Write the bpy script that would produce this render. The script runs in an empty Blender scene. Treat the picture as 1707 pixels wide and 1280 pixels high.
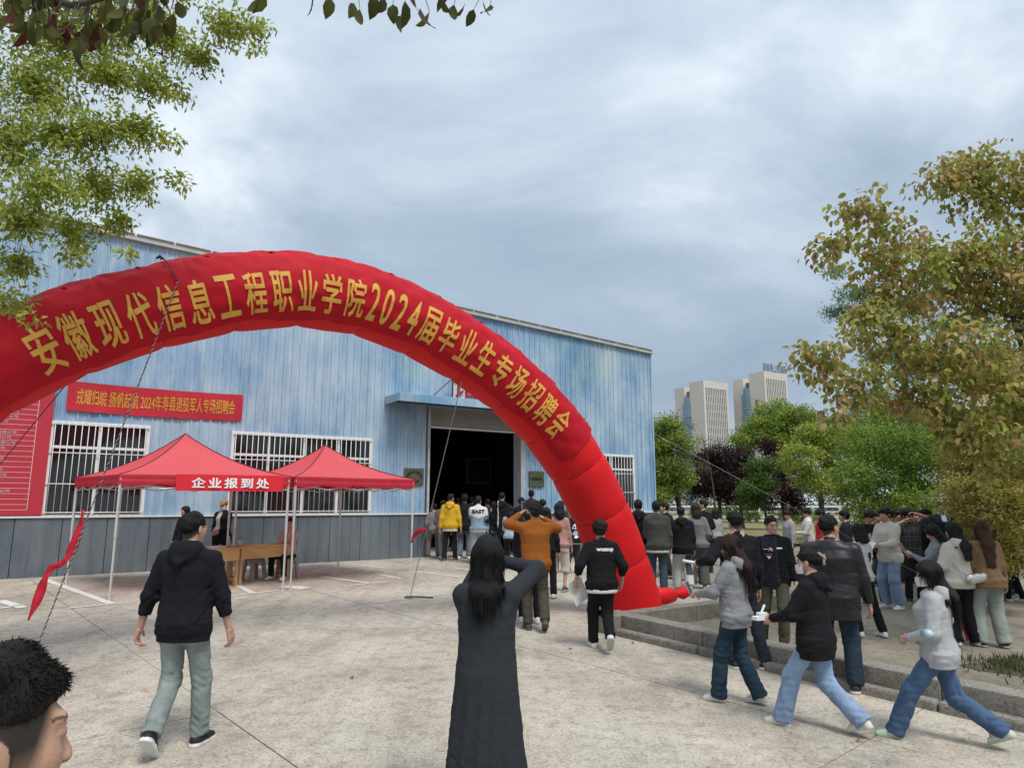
import bpy, bmesh, math, random
import numpy as np
from mathutils import Vector, Matrix
R = math.radians
SC = bpy.context.scene
COL = SC.collection
rng = np.random.default_rng(7)
random.seed(7)

# ------------------------------------------------------------------ camera
FPX, CAM_H, PITCH = 1160.0, 1.72, math.atan(200 / 1160.0)
cd = bpy.data.cameras.new('camera')
cd.sensor_fit = 'HORIZONTAL'; cd.sensor_width = 36.0; cd.lens = 36.0 * FPX / 1707.0
cd.clip_start = 0.05; cd.clip_end = 6000
cam = bpy.data.objects.new('camera', cd); COL.objects.link(cam)
cam.location = (0, 0, CAM_H); cam.rotation_euler = (R(90) + PITCH, 0, 0)
SC.camera = cam
# ------------------------------------------------------------------ sky and light (bright overcast)
SUN_EL, SUN_AZ = R(58), R(150)          # azimuth measured from +Y towards +X
wd = bpy.data.worlds.new('World'); SC.world = wd; wd.use_nodes = True
nt = wd.node_tree; nt.nodes.clear()
def N(tree, t, **k):
    n = tree.nodes.new(t)
    for a, b in k.items(): setattr(n, a, b)
    return n
def math_n(tree, op, a, b=None, clamp=False):
    n = N(tree, 'ShaderNodeMath', operation=op); n.use_clamp = clamp
    for i, v in enumerate((a, b)):
        if v is None: continue
        if isinstance(v, (int, float)): n.inputs[i].default_value = v
        else: tree.links.new(v, n.inputs[i])
    return n.outputs[0]
def ramp_n(tree, fac, stops, interp='LINEAR'):
    n = N(tree, 'ShaderNodeValToRGB'); cr = n.color_ramp; cr.interpolation = interp
    while len(cr.elements) < len(stops): cr.elements.new(0.5)
    for e, (p, c) in zip(cr.elements, stops):
        e.position = p; e.color = (c[0], c[1], c[2], 1) if len(c) == 3 else c
    tree.links.new(fac, n.inputs[0]); return n.outputs[0]
def mix_n(tree, fac, a, b, blend='MIX'):
    n = N(tree, 'ShaderNodeMix', data_type='RGBA', blend_type=blend)
    for sock, v in ((n.inputs[0], fac), (n.inputs[6], a), (n.inputs[7], b)):
        if isinstance(v, (int, float)): sock.default_value = v
        elif isinstance(v, tuple): sock.default_value = (v[0], v[1], v[2], 1)
        else: tree.links.new(v, sock)
    return n.outputs[2]
sky = N(nt, 'ShaderNodeTexSky', sky_type='NISHITA'); sky.sun_disc = False
sky.sun_elevation = SUN_EL; sky.sun_rotation = SUN_AZ; sky.dust_density = 2.0
tc = N(nt, 'ShaderNodeTexCoord'); sx = N(nt, 'ShaderNodeSeparateXYZ'); nt.links.new(tc.outputs['Generated'], sx.inputs[0])
zz = math_n(nt, 'ADD', math_n(nt, 'MAXIMUM', sx.outputs[2], 0.0), 0.30)
cx = N(nt, 'ShaderNodeCombineXYZ')
nt.links.new(math_n(nt, 'DIVIDE', sx.outputs[0], zz), cx.inputs[0]); nt.links.new(math_n(nt, 'DIVIDE', sx.outputs[1], zz), cx.inputs[1])
BIG_OFF = (3.37, 2.6, 3.9)
def cloud_noise(scale, detail, rough, off, dist=0.3):
    mp = N(nt, 'ShaderNodeMapping'); nt.links.new(cx.outputs[0], mp.inputs[0]); mp.inputs['Location'].default_value = off
    n = N(nt, 'ShaderNodeTexNoise'); n.inputs['Scale'].default_value = scale; n.inputs['Detail'].default_value = detail
    n.inputs['Roughness'].default_value = rough; n.inputs['Distortion'].default_value = dist
    nt.links.new(mp.outputs[0], n.inputs[0]); return n.outputs[0]
big = cloud_noise(0.42, 2, 0.45, BIG_OFF, 0.4); med = cloud_noise(1.05, 8, 0.56, (8.6, 4.4, 24.0), 0.5)
cl = math_n(nt, 'ADD', math_n(nt, 'MULTIPLY', big, 0.34), math_n(nt, 'MULTIPLY', med, 0.66))
K = 10.0
ccol = ramp_n(nt, cl, [(0.36, (.185*K, .235*K, .295*K)), (0.44, (.24*K, .295*K, .355*K)), (0.51, (.33*K, .38*K, .43*K)), (0.59, (.50*K, .54*K, .57*K))])
cie = math_n(nt, 'ADD', math_n(nt, 'MULTIPLY', math_n(nt, 'MAXIMUM', sx.outputs[2], 0.0), 0.46), 0.86)   # overcast sky: brighter overhead
vm = N(nt, 'ShaderNodeVectorMath', operation='SCALE'); nt.links.new(ccol, vm.inputs[0]); nt.links.new(cie, vm.inputs['Scale'])
skm = mix_n(nt, 0.90, sky.outputs[0], vm.outputs[0])
bg = N(nt, 'ShaderNodeBackground'); bg.inputs[1].default_value = 0.10; nt.links.new(skm, bg.inputs[0])
wd.cycles.sampling_method = 'MANUAL'; wd.cycles.sample_map_resolution = 512
wo = N(nt, 'ShaderNodeOutputWorld'); nt.links.new(bg.outputs[0], wo.inputs[0])
sl = bpy.data.lights.new('sun', 'SUN'); sl.energy = 1.5; sl.angle = R(20); sl.color = (1.0, 0.96, 0.9)
so = bpy.data.objects.new('sun', sl); COL.objects.link(so)
sd = Vector((math.sin(SUN_AZ) * math.cos(SUN_EL), math.cos(SUN_AZ) * math.cos(SUN_EL), math.sin(SUN_EL)))
so.rotation_euler = sd.to_track_quat('Z', 'Y').to_euler()
SC.view_settings.view_transform = 'Standard'; SC.view_settings.look = 'None'
SC.view_settings.exposure = 0.92; SC.view_settings.gamma = 1.0
SC.cycles.use_denoising = True; SC.cycles.max_bounces = 5; SC.cycles.diffuse_bounces = 3; SC.cycles.glossy_bounces = 2; SC.cycles.transparent_max_bounces = 12

# ------------------------------------------------------------------ geometry of the place
_c, _s = math.cos(PITCH), math.sin(PITCH)
EYE = np.array([0, 0, CAM_H])
def gz(x, y):                                     # the yard rises gently towards the hall
    return min(0.028 * (y - 12), .39) - 0.012 * max(-12, min(x, 12))
def ray(x, y):
    a = (x - 853.5) / FPX; b = (640 - y) / FPX
    return np.array([a, _c - b * _s, _s + b * _c])
def G(x, y, dz=0.0):                              # a point of the yard
    d = ray(x, y); n = np.array([.012, -.028, 1.]); t = (-.336 + dz - n @ EYE) / (n @ d); P = EYE + t * d
    if P[1] > 25.9: P = EYE + (.39 + dz - CAM_H) / d[2] * d
    return P
def at_depth(x, y, Y):
    d = ray(x, y); return EYE + d * (Y / d[1])
WO = np.array([-2.73, 19.92]); WU = np.array([.833, .553]); WU = WU / np.hypot(*WU); WN = np.array([WU[1], -WU[0]]); WANG = math.atan2(WU[1], WU[0])
def W(x, y, off=0.0):                             # wall coordinates (along, up) at distance off in front of the wall
    P0 = WO + WN * off; d = ray(x, y); t = (WN @ P0) / (WN @ d[:2]); P = EYE + t * d
    return float((P[:2] - WO) @ WU), float(P[2])
def wl(s, d, z): 
    q = WO + WU * s + WN * d; return np.array([q[0], q[1], z])

# ------------------------------------------------------------------ mesh helpers
def link(o, parent=None):
    COL.objects.link(o)
    if parent is not None: o.parent = parent
    return o
def tag(o, label=None, cat=None, group=None, kind=None):
    for k, v in (('label', label), ('category', cat), ('group', group), ('kind', kind)):
        if v: o[k] = v
    return o
def thing(name, label, cat, loc=(0, 0, 0), rz=0.0, group=None):
    o = bpy.data.objects.new(name, None); o.location = loc; o.rotation_euler = (0, 0, rz); o.empty_display_size = .2
    link(o); return tag(o, label, cat, group)
def np_mesh(name, V, F, mat=None, smooth=False, col=None):
    V = np.asarray(V, dtype=np.float32).reshape(-1, 3); me = bpy.data.meshes.new(name)
    if isinstance(F, np.ndarray):
        k = F.shape[1]; n = len(F)
        me.vertices.add(len(V)); me.vertices.foreach_set('co', V.ravel())
        me.loops.add(n * k); me.loops.foreach_set('vertex_index', F.astype(np.int32).ravel())
        me.polygons.add(n); me.polygons.foreach_set('loop_start', np.arange(0, n * k, k, dtype=np.int32))
        me.update(calc_edges=True)
    else:
        me.from_pydata(V.tolist(), [], F)
    if smooth: me.polygons.foreach_set('use_smooth', np.ones(len(me.polygons), dtype=bool))
    if col is not None:
        a = me.color_attributes.new('Col', 'FLOAT_COLOR', 'POINT')
        c4 = np.ones((len(V), 4), np.float32); c4[:, :3] = col; a.data.foreach_set('color', c4.ravel())
    if mat: me.materials.append(mat)
    return me
class MB:
    def __init__(s): s.V = []; s.F = []
    def add(s, V, F):
        o = len(s.V); s.V += [tuple(map(float, v)) for v in V]; s.F += [tuple(i + o for i in f) for f in F]; return s
    def box(s, x0, x1, y0, y1, z0, z1):
        return s.add([(x, y, z) for z in (z0, z1) for y in (y0, y1) for x in (x0, x1)],
                     [(0, 2, 3, 1), (4, 5, 7, 6), (0, 1, 5, 4), (2, 6, 7, 3), (0, 4, 6, 2), (1, 3, 7, 5)])
    def quad(s, a, b, c, d): return s.add([a, b, c, d], [(0, 1, 2, 3)])
    def tube(s, pts, r, seg=8, cap=True):
        pts = [np.array(p, float) for p in pts]; n = len(pts)
        rs = [r] * n if np.isscalar(r) else list(r); V = []; prev = None
        for i, p in enumerate(pts):
            t = pts[min(i + 1, n - 1)] - pts[max(i - 1, 0)]; t = t / (np.linalg.norm(t) + 1e-9)
            a = np.cross(t, (0, 0, 1.)) if prev is None else prev - t * (prev @ t)
            if np.linalg.norm(a) < 1e-4: a = np.cross(t, (1., 0, 0))
            a = a / np.linalg.norm(a); prev = a; b = np.cross(t, a)
            for k in range(seg):
                th = 2 * math.pi * k / seg; V.append(p + rs[i] * (a * math.cos(th) + b * math.sin(th)))
        F = [(i * seg + k, i * seg + (k + 1) % seg, (i + 1) * seg + (k + 1) % seg, (i + 1) * seg + k) for i in range(n - 1) for k in range(seg)]
        if cap: F += [tuple(range(seg - 1, -1, -1)), tuple((n - 1) * seg + k for k in range(seg))]
        return s.add(V, F)
    def build(s, name, mat, parent=None, smooth=False, loc=None, rz=None, bevel=0):
        me = np_mesh(name, s.V, s.F, mat, smooth)
        o = bpy.data.objects.new(name, me); link(o, parent)
        if loc is not None: o.location = loc
        if rz is not None: o.rotation_euler = (0, 0, rz)
        if bevel:
            b = o.modifiers.new('bevel', 'BEVEL'); b.width = bevel; b.segments = 2; b.limit_method = 'ANGLE'
        return o
def mobj(name, me, parent=None, loc=None, rz=None):
    o = bpy.data.objects.new(name, me); link(o, parent)
    if loc is not None: o.location = loc
    if rz is not None: o.rotation_euler = (0, 0, rz)
    return o

# ------------------------------------------------------------------ materials
MATS = {}
def mk(name, col, rough=.8, var=.12, scale=4., bump=0., bscale=60., metal=0., spec=.5, attr=False, stretch=None, detail=6, var2=0., scale2=.6, coords='world', trans=0.):
    if name in MATS: return MATS[name]
    m = bpy.data.materials.new(name); m.use_nodes = True; t = m.node_tree; b = t.nodes['Principled BSDF']
    b.inputs['Roughness'].default_value = rough; b.inputs['Metallic'].default_value = metal; b.inputs['Specular IOR Level'].default_value = spec
    if coords == 'world': src = N(t, 'ShaderNodeNewGeometry').outputs['Position']
    else: src = N(t, 'ShaderNodeTexCoord').outputs['Object']
    if stretch:
        mp = N(t, 'ShaderNodeMapping'); mp.inputs['Scale'].default_value = stretch; t.links.new(src, mp.inputs[0]); src = mp.outputs[0]
    def noise(sc, det=detail):
        n = N(t, 'ShaderNodeTexNoise'); n.inputs['Scale'].default_value = sc; n.inputs['Detail'].default_value = det; n.inputs['Roughness'].default_value = .6
        t.links.new(src, n.inputs[0]); return n.outputs[0]
    if attr:
        base = N(t, 'ShaderNodeVertexColor', layer_name='Col').outputs[0]
    else: base = (col[0], col[1], col[2])
    f = math_n(t, 'ADD', math_n(t, 'MULTIPLY', math_n(t, 'SUBTRACT', noise(scale), .5), 4 * var), 1.0)
    if var2: f = math_n(t, 'MULTIPLY', f, math_n(t, 'ADD', math_n(t, 'MULTIPLY', math_n(t, 'SUBTRACT', noise(scale2, 3), .5), 4 * var2), 1.0))
    v = N(t, 'ShaderNodeVectorMath', operation='SCALE'); t.links.new(f, v.inputs['Scale'])
    if isinstance(base, tuple): v.inputs[0].default_value = base
    else: t.links.new(base, v.inputs[0])
    t.links.new(v.outputs[0], b.inputs['Base Color'])
    if bump:
        bn = N(t, 'ShaderNodeBump'); bn.inputs['Strength'].default_value = bump; bn.inputs['Distance'].default_value = .01
        t.links.new(noise(bscale, 4), bn.inputs['Height']); t.links.new(bn.outputs[0], b.inputs['Normal'])
    if trans:
        tr = N(t, 'ShaderNodeBsdfTranslucent'); t.links.new(v.outputs[0], tr.inputs[0]); ms = N(t, 'ShaderNodeMixShader'); ms.inputs[0].default_value = trans
        out = t.nodes['Material Output']; t.links.new(b.outputs[0], ms.inputs[1]); t.links.new(tr.outputs[0], ms.inputs[2]); t.links.new(ms.outputs[0], out.inputs[0])
    MATS[name] = m; return m
def glass_mat(name, col, rough=.05, spec=1.0):
    return mk(name, col, rough=rough, var=.05, spec=spec)

# ------------------------------------------------------------------ lettering
def glyphs(body, size=1.0, bold=0.0, align='CENTER', spacing=1.0):
    c = bpy.data.curves.new('lettering', 'FONT'); c.body = body; c.size = size; c.offset = bold; c.align_x = align; c.align_y = 'CENTER'
    c.space_character = spacing; c.resolution_u = 3; c.fill_mode = 'FRONT'
    o = bpy.data.objects.new('lettering', c); COL.objects.link(o)
    dg = bpy.context.evaluated_depsgraph_get(); me = bpy.data.meshes.new_from_object(o.evaluated_get(dg))
    V = np.array([v.co[:] for v in me.vertices]).reshape(-1, 3); F = [tuple(p.vertices) for p in me.polygons]
    bpy.data.objects.remove(o); bpy.data.curves.remove(c); bpy.data.meshes.remove(me)
    return V, F
def embolden(V, F, r):
    if r <= 0: return V, F
    VV, FF = [], []
    for k in range(9):                                # heavier strokes: the glyph repeated a hair apart, each sheet on its own level
        o = (0, 0) if k == 8 else (r * math.cos(k * math.pi / 4), r * math.sin(k * math.pi / 4)); n_ = len(V) * k
        VV.append(V + np.array([o[0], o[1], k * .00045])); FF += [tuple(i + n_ for i in f) for f in F]
    return np.concatenate(VV), FF
def fit_glyphs(body, w, h, bold=.0, spacing=1.0, dice=None):
    """Lettering centred on the origin, w wide and h high, in the xy plane; dice = cell size to cut it for bending."""
    V, F = glyphs(body, 1.0, 0, spacing=spacing); V, F = embolden(V, F, bold); lv = V[:, 2].copy(); lo, hi = V.min(0), V.max(0)
    V = (V - (lo + hi) / 2) / np.maximum(hi - lo, 1e-6); V[:, 0] *= w; V[:, 1] *= h; V[:, 2] = lv
    if dice:
        bm = bmesh.new(); vs = [bm.verts.new(v) for v in V]
        for f in F:
            try: bm.faces.new([vs[i] for i in f])
            except ValueError: pass
        for ax, ext in ((0, w), (1, h)):
            k = int(ext / dice)
            for i in range(1, k):
                p = Vector((0, 0, 0)); p[ax] = -ext / 2 + ext * i / k; nn = Vector((0, 0, 0)); nn[ax] = 1
                bmesh.ops.bisect_plane(bm, geom=bm.verts[:] + bm.edges[:] + bm.faces[:], dist=1e-5, plane_co=p, plane_no=nn)
        bm.verts.index_update(); V = np.array([v.co[:] for v in bm.verts]); F = [tuple(v.index for v in f.verts) for f in bm.faces]; bm.free()
    return V, F
# ------------------------------------------------------------------ ground
def concrete_mat(name, base, stain=1.0):
    m = bpy.data.materials.new(name); m.use_nodes = True; t = m.node_tree; b = t.nodes['Principled BSDF']; b.inputs['Roughness'].default_value = .9
    b.inputs['Specular IOR Level'].default_value = .25
    src = N(t, 'ShaderNodeNewGeometry').outputs['Position']
    def noise(sc, det, ro=.6, st=None, dist=0.):
        s_ = src
        if st:
            mp = N(t, 'ShaderNodeMapping'); mp.inputs['Rotation'].default_value = (0, 0, -R(41)); mp.inputs['Scale'].default_value = st; t.links.new(src, mp.inputs[0]); s_ = mp.outputs[0]
        n = N(t, 'ShaderNodeTexNoise'); n.inputs['Scale'].default_value = sc; n.inputs['Detail'].default_value = det; n.inputs['Roughness'].default_value = ro; n.inputs['Distortion'].default_value = dist
        t.links.new(s_, n.inputs[0]); return n.outputs[0]
    b0, b1, b2 = [tuple(c * k for c in base) for k in (.68, 1.0, 1.16)]
    c1 = ramp_n(t, noise(.45, 5, .62, None, .6), [(.30, b0), (.5, b1), (.70, b2)])
    warm = ramp_n(t, noise(.9, 4), [(.35, (1.03, 1.0, .96)), (.65, (.97, .99, 1.0))])
    c1 = mix_n(t, 1.0, c1, warm, 'MULTIPLY')
    streak = ramp_n(t, noise(2.2, 5, .65, (1, .16, 1)), [(.35, (.82, .82, .82)), (.6, (1.1, 1.1, 1.1))])
    c1 = mix_n(t, .75 * stain, c1, streak, 'MULTIPLY')
    blot = ramp_n(t, noise(7, 6, .7), [(.38, (.72, .70, .69)), (.52, (1, 1, 1))])
    c1 = mix_n(t, .8 * stain, c1, blot, 'MULTIPLY')
    speck = ramp_n(t, noise(42, 4, .7), [(.36, (.50, .48, .46)), (.50, (1, 1, 1)), (.72, (1.16, 1.15, 1.13))])
    c1 = mix_n(t, .85, c1, speck, 'MULTIPLY')
    t.links.new(c1, b.inputs['Base Color'])
    bn = N(t, 'ShaderNodeBump'); bn.inputs['Strength'].default_value = .5; bn.inputs['Distance'].default_value = .012
    wv = N(t, 'ShaderNodeTexWave'); wv.inputs['Scale'].default_value = 16; wv.inputs['Distortion'].default_value = 1.2; wv.inputs['Detail'].default_value = 2
    mp = N(t, 'ShaderNodeMapping'); mp.inputs['Rotation'].default_value = (0, 0, -R(41)); t.links.new(src, mp.inputs[0]); t.links.new(mp.outputs[0], wv.inputs[0])
    hh = math_n(t, 'ADD', math_n(t, 'MULTIPLY', wv.outputs[0], .35), noise(55, 5, .7)); t.links.new(hh, bn.inputs['Height']); t.links.new(bn.outputs[0], b.inputs['Normal'])
    MATS[name] = m; return m
M_conc = concrete_mat('worn_concrete', (.46, .42, .36))
M_joint = mk('joint_dirt', (.10, .09, .08), .95, .3, 8)
M_kerb = concrete_mat('kerb_concrete', (.25, .235, .205), 1.0)
M_terr = concrete_mat('terrace_concrete', (.28, .25, .20), 1.0)
M_white = mk('road_paint', (.62, .61, .58), .8, .16, 22, bump=.2, bscale=90, var2=.1, scale2=3)
M_lawn = mk('lawn_soil', (.19, .17, .07), .95, .3, 1.6, bump=.6, bscale=30, var2=.2, scale2=.25)
def sheet(name, xs, ys, dz, mat):
    V = [(x, y, gz(x, y) + dz) for y in ys for x in xs]; nx = len(xs)
    F = [(j * nx + i, j * nx + i + 1, (j + 1) * nx + i + 1, (j + 1) * nx + i) for j in range(len(ys) - 1) for i in range(nx - 1)]
    return mobj(name, np_mesh(name, V, F, mat))
ground = tag(sheet('ground', [-900, -300, -60, -12, 12, 60, 300, 900], [-300, -40, 12, 25.9285, 26.4, 60, 200, 800, 2500], -.05, M_joint), 'worn concrete yard in front of the hall', None, None, 'structure')
# cast concrete slabs laid on the diagonal grid of the yard
SA = np.array([.745, .667]); SB = np.array([.667, -.745]); S0 = np.array([-1.36, 7.81])
rs = np.random.default_rng(3)
for i in range(-6, 7):
    for j in range(-6, 6):
        a0, a1 = -1.72 + 3.85 * i, -1.72 + 3.85 * (i + 1); b0, b1 = 4.1 * j, 4.1 * (j + 1); g = .006
        cs = [S0 + SA * a + SB * b for a, b in ((a0 + g, b0 + g), (a1 - g, b0 + g), (a1 - g, b1 - g), (a0 + g, b1 - g))]
        cx_, cy_ = np.mean(cs, 0)
        if cy_ < -5 or cy_ > 25.5 or abs(cx_) > 20 or any(q[1] > 25.9 for q in cs) or any(abs(q[0]) > 12 and q[1] > 24 for q in cs): continue
        dz = rs.uniform(-.003, .003)
        top = [(q[0], q[1], gz(*q) + dz) for q in cs]; bot = [(q[0], q[1], gz(*q) - .045) for q in cs]
        n_ = 6; V = []; F = []
        for v in range(n_ + 1):
            for u_ in range(n_ + 1):
                fu, fv = u_ / n_, v / n_
                q = (1 - fv) * ((1 - fu) * cs[0] + fu * cs[1]) + fv * ((1 - fu) * cs[3] + fu * cs[2])
                V.append((q[0], q[1], gz(*q) + dz))
        for v in range(n_):
            for u_ in range(n_):
                k = v * (n_ + 1) + u_; F.append((k, k + n_ + 1, k + n_ + 2, k + 1))
        k0 = len(V); V += bot; c0, c1_, c2, c3 = 0, n_, (n_ + 1) ** 2 - 1, n_ * (n_ + 1)
        F += [(c0, c1_, k0 + 1, k0), (c1_, c2, k0 + 2, k0 + 1), (c2, c3, k0 + 3, k0 + 2), (c3, c0, k0, k0 + 3)]
        mobj('concrete_slab', np_mesh('concrete_slab', V, F, M_conc), ground)
def strip(name, pts, w, lab=None):                           # a painted line on the yard
    p, q = np.array(pts[0][:2]), np.array(pts[1][:2]); d = (q - p) / np.linalg.norm(q - p); nn = np.array([-d[1], d[0]]) * w / 2
    n_ = max(2, int(np.linalg.norm(q - p) / .5)); V = []; F = []
    for i in range(n_ + 1):
        c_ = p + (q - p) * i / n_
        for sgn in (-1, 1):
            e = c_ + nn * sgn * (1 + rs.uniform(-.06, .06)); V.append((e[0], e[1], gz(*e) + .007))
    F = [(2 * i, 2 * i + 2, 2 * i + 3, 2 * i + 1) for i in range(n_)]
    return mobj(name, np_mesh(name, V, F, M_white), ground)
LN = [((75, 966), (188, 1007), .14), ((112, 1014), (215, 1004), .09), ((375, 994), (474, 983), .09), ((392, 974), (425, 990), .14), ((0, 1001), (38, 1013), .16), ((0, 1014), (40, 1008), .1),
      ((535, 961), (618, 972), .11), ((572, 977), (645, 969), .09), ((600, 941), (640, 946), .1), ((628, 957), (668, 964), .09), ((690, 952), (772, 962), .1), ((755, 946), (785, 950), .09), ((474, 977), (510, 981), .3)]
for a, b, w in LN: strip('painted_line', (G(*a), G(*b)), w)
# lawn beyond the yard with a pale path
def poly_sheet(name, pts, dz, mat, label=None):
    V = [(p[0], p[1], gz(p[0], p[1]) + dz) for p in pts]
    o = mobj(name, np_mesh(name, V, [tuple(range(len(V)))], mat)); tag(o, label, None, None, 'structure'); return o
lawn = poly_sheet('lawn', [(9, 25.95), (60, 25.95), (110, 70), (110, 140), (2, 140), (2, 34)], .012, M_lawn)
path = poly_sheet('path', [(3, 58), (90, 58), (90, 61.5), (3, 61.5)], .03, mk('path_concrete', (.5, .48, .44), .9, .1, 2))
def blades(name, n, region, h, cols, seed):
    r = np.random.default_rng(seed); x, y = region(r, n); z = np.array([gz(a, b) for a, b in zip(x, y)]) + .01
    hh = h * r.uniform(.5, 1.3, n); a = r.uniform(0, 6.28, n); w = .012 + .006 * (y > 20) * 2; lx, ly = r.normal(0, .3, n) * hh, r.normal(0, .3, n) * hh
    P = np.stack([x, y, z], 1); D = np.stack([np.cos(a) * w, np.sin(a) * w, 0 * a], 1); T = P + np.stack([lx, ly, hh], 1)
    V = np.stack([P - D, P + D, T], 1).reshape(-1, 3); F = np.arange(3 * n).reshape(-1, 3)
    col = np.array(cols)[r.integers(0, len(cols), n)] * r.uniform(.7, 1.3, (n, 1)); col = np.repeat(col, 3, 0)
    return mobj(name, np_mesh(name, V, F, mk('grass_blade', (1, 1, 1), .8, .1, 3, attr=True, trans=.25), False, col))
def lawn_region(r, n):
    y = 26.2 + 30 * r.random(n) ** 1.7; x = 8.5 + r.random(n) * (6 + y * .75); return x, y
gr = blades('grass', 60000, lawn_region, .07, [(.22, .22, .06), (.28, .23, .10), (.16, .18, .05), (.34, .28, .14)], 5)
tag(gr, 'dry short grass of the lawn behind the crowd', 'grass', None, 'stuff')

# ------------------------------------------------------------------ terrace on the right, framed by low concrete kerbs
KD = np.array([.626, -.780]); KA = np.array([.780, .626])   # kerb runs along KD (towards the camera)
K0 = np.array([1.42, 10.08])                        # outer front corner, below the arch foot
def kbox(mb, a0, a1, b0, b1, z0, z1, A=KA, B=KD, O=K0):
    """box in kerb coordinates (a along A, b along B), following the slope of the yard"""
    n_ = max(1, int(abs(b1 - b0) / 2)); V = []; F = []
    for i in range(n_ + 1):
        b = b0 + (b1 - b0) * i / n_
        for a, z in ((a0, z0), (a1, z0), (a1, z1), (a0, z1)):
            q = O + A * a + B * b; V.append((q[0], q[1], gz(*q) + z))
    for i in range(n_):
        for k in range(4):
            F.append((i * 4 + k, i * 4 + (k + 1) % 4, (i + 1) * 4 + (k + 1) % 4, (i + 1) * 4 + k))
    F += [(3, 2, 1, 0), tuple(n_ * 4 + k for k in range(4))]
    mb.add(V, F)
kerb = thing('kerb_wall', 'low weathered concrete kerb wall with a worn step along the terrace edge', 'kerb')
for i in range(8):                                  # cast lengths of the wall and of the step below it
    mb = MB(); kbox(mb, .13, .40, .02 + i * 1.35, .02 + (i + 1) * 1.35 - .008, -.04, .262 + rs.uniform(-.004, .004)); mb.build('wall_length', M_kerb, kerb, bevel=.012)
    mb = MB(); kbox(mb, .0 + rs.uniform(-.012, .012), .125, .02 + i * 1.35, .02 + (i + 1) * 1.35 - .012, -.04, .10 + rs.uniform(-.006, .006)); mb.build('step_length', M_kerb, kerb, bevel=.03)
mb = MB(); kbox(mb, -.03, .40, -.30, .012, -.04, .266); mb.build('end_block', M_kerb, kerb, bevel=.02)
rear = thing('rear_kerb_wall', 'short concrete kerb wall running back from the arch foot beside the terrace', 'kerb')
RO = K0 + KA * .41 + KD * .0
for i in range(4):
    mb = MB(); kbox(mb, -.22, .0, i * 1.3, (i + 1) * 1.3 - .008, -.05, .258 + rs.uniform(-.003, .003), np.array([WN[0], WN[1]]), WU, RO + WN * .0); mb.build('wall_length', M_kerb, rear, bevel=.012)
def tz(x, y): return gz(x, y) + .03
tp = []
for a, b in ((.395, .01), (.395, 11), (14, 11), (17, -6), (5.4, -6), (5.4, -.5), (4.5, -.5)):
    q = K0 + KA * a + KD * b; tp.append((q[0], q[1]))
V = [(q[0], q[1], tz(*q)) for q in tp]; bm_ = bmesh.new(); vs_ = [bm_.verts.new(v) for v in V]; bm_.faces.new(vs_); bmesh.ops.triangulate(bm_, faces=bm_.faces[:])
me_ = bpy.data.meshes.new('terrace'); bm_.to_mesh(me_); bm_.free(); me_.materials.append(M_terr)
terr = mobj('terrace', me_); tag(terr, 'dirty concrete terrace the crowd stands on', None, None, 'structure')
sc0 = np.mean([G(1707, 1130), G(1790, 1150), G(1760, 1085), G(1665, 1120)], 0)
sp = [sc0 + np.array([math.cos(a) * .75, math.sin(a) * .42, 0]) * rs.uniform(.75, 1.2) for a in np.linspace(0, 6.283, 25)[:-1]]
soil = mobj('soil_bed', np_mesh('soil_bed', [(p[0], p[1], tz(p[0], p[1]) + .006) for p in sp], [tuple(range(24))], mk('soil', (.09, .07, .045), .95, .3, 14, bump=.8, bscale=30))); tag(soil, 'patch of soil and weeds at the terrace edge', None, None, 'structure')
def soil_region(r, n):
    c_ = np.mean([p[:2] for p in sp], 0); return c_[0] + r.normal(0, .35, n), c_[1] + r.normal(0, .22, n)
w_ = blades('weeds', 900, soil_region, .09, [(.06, .10, .02), (.10, .13, .04), (.14, .11, .06)], 9); w_.location.z = .03
tag(w_, 'small weeds on the soil patch behind the kerb', 'weeds', None, 'stuff')

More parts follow.
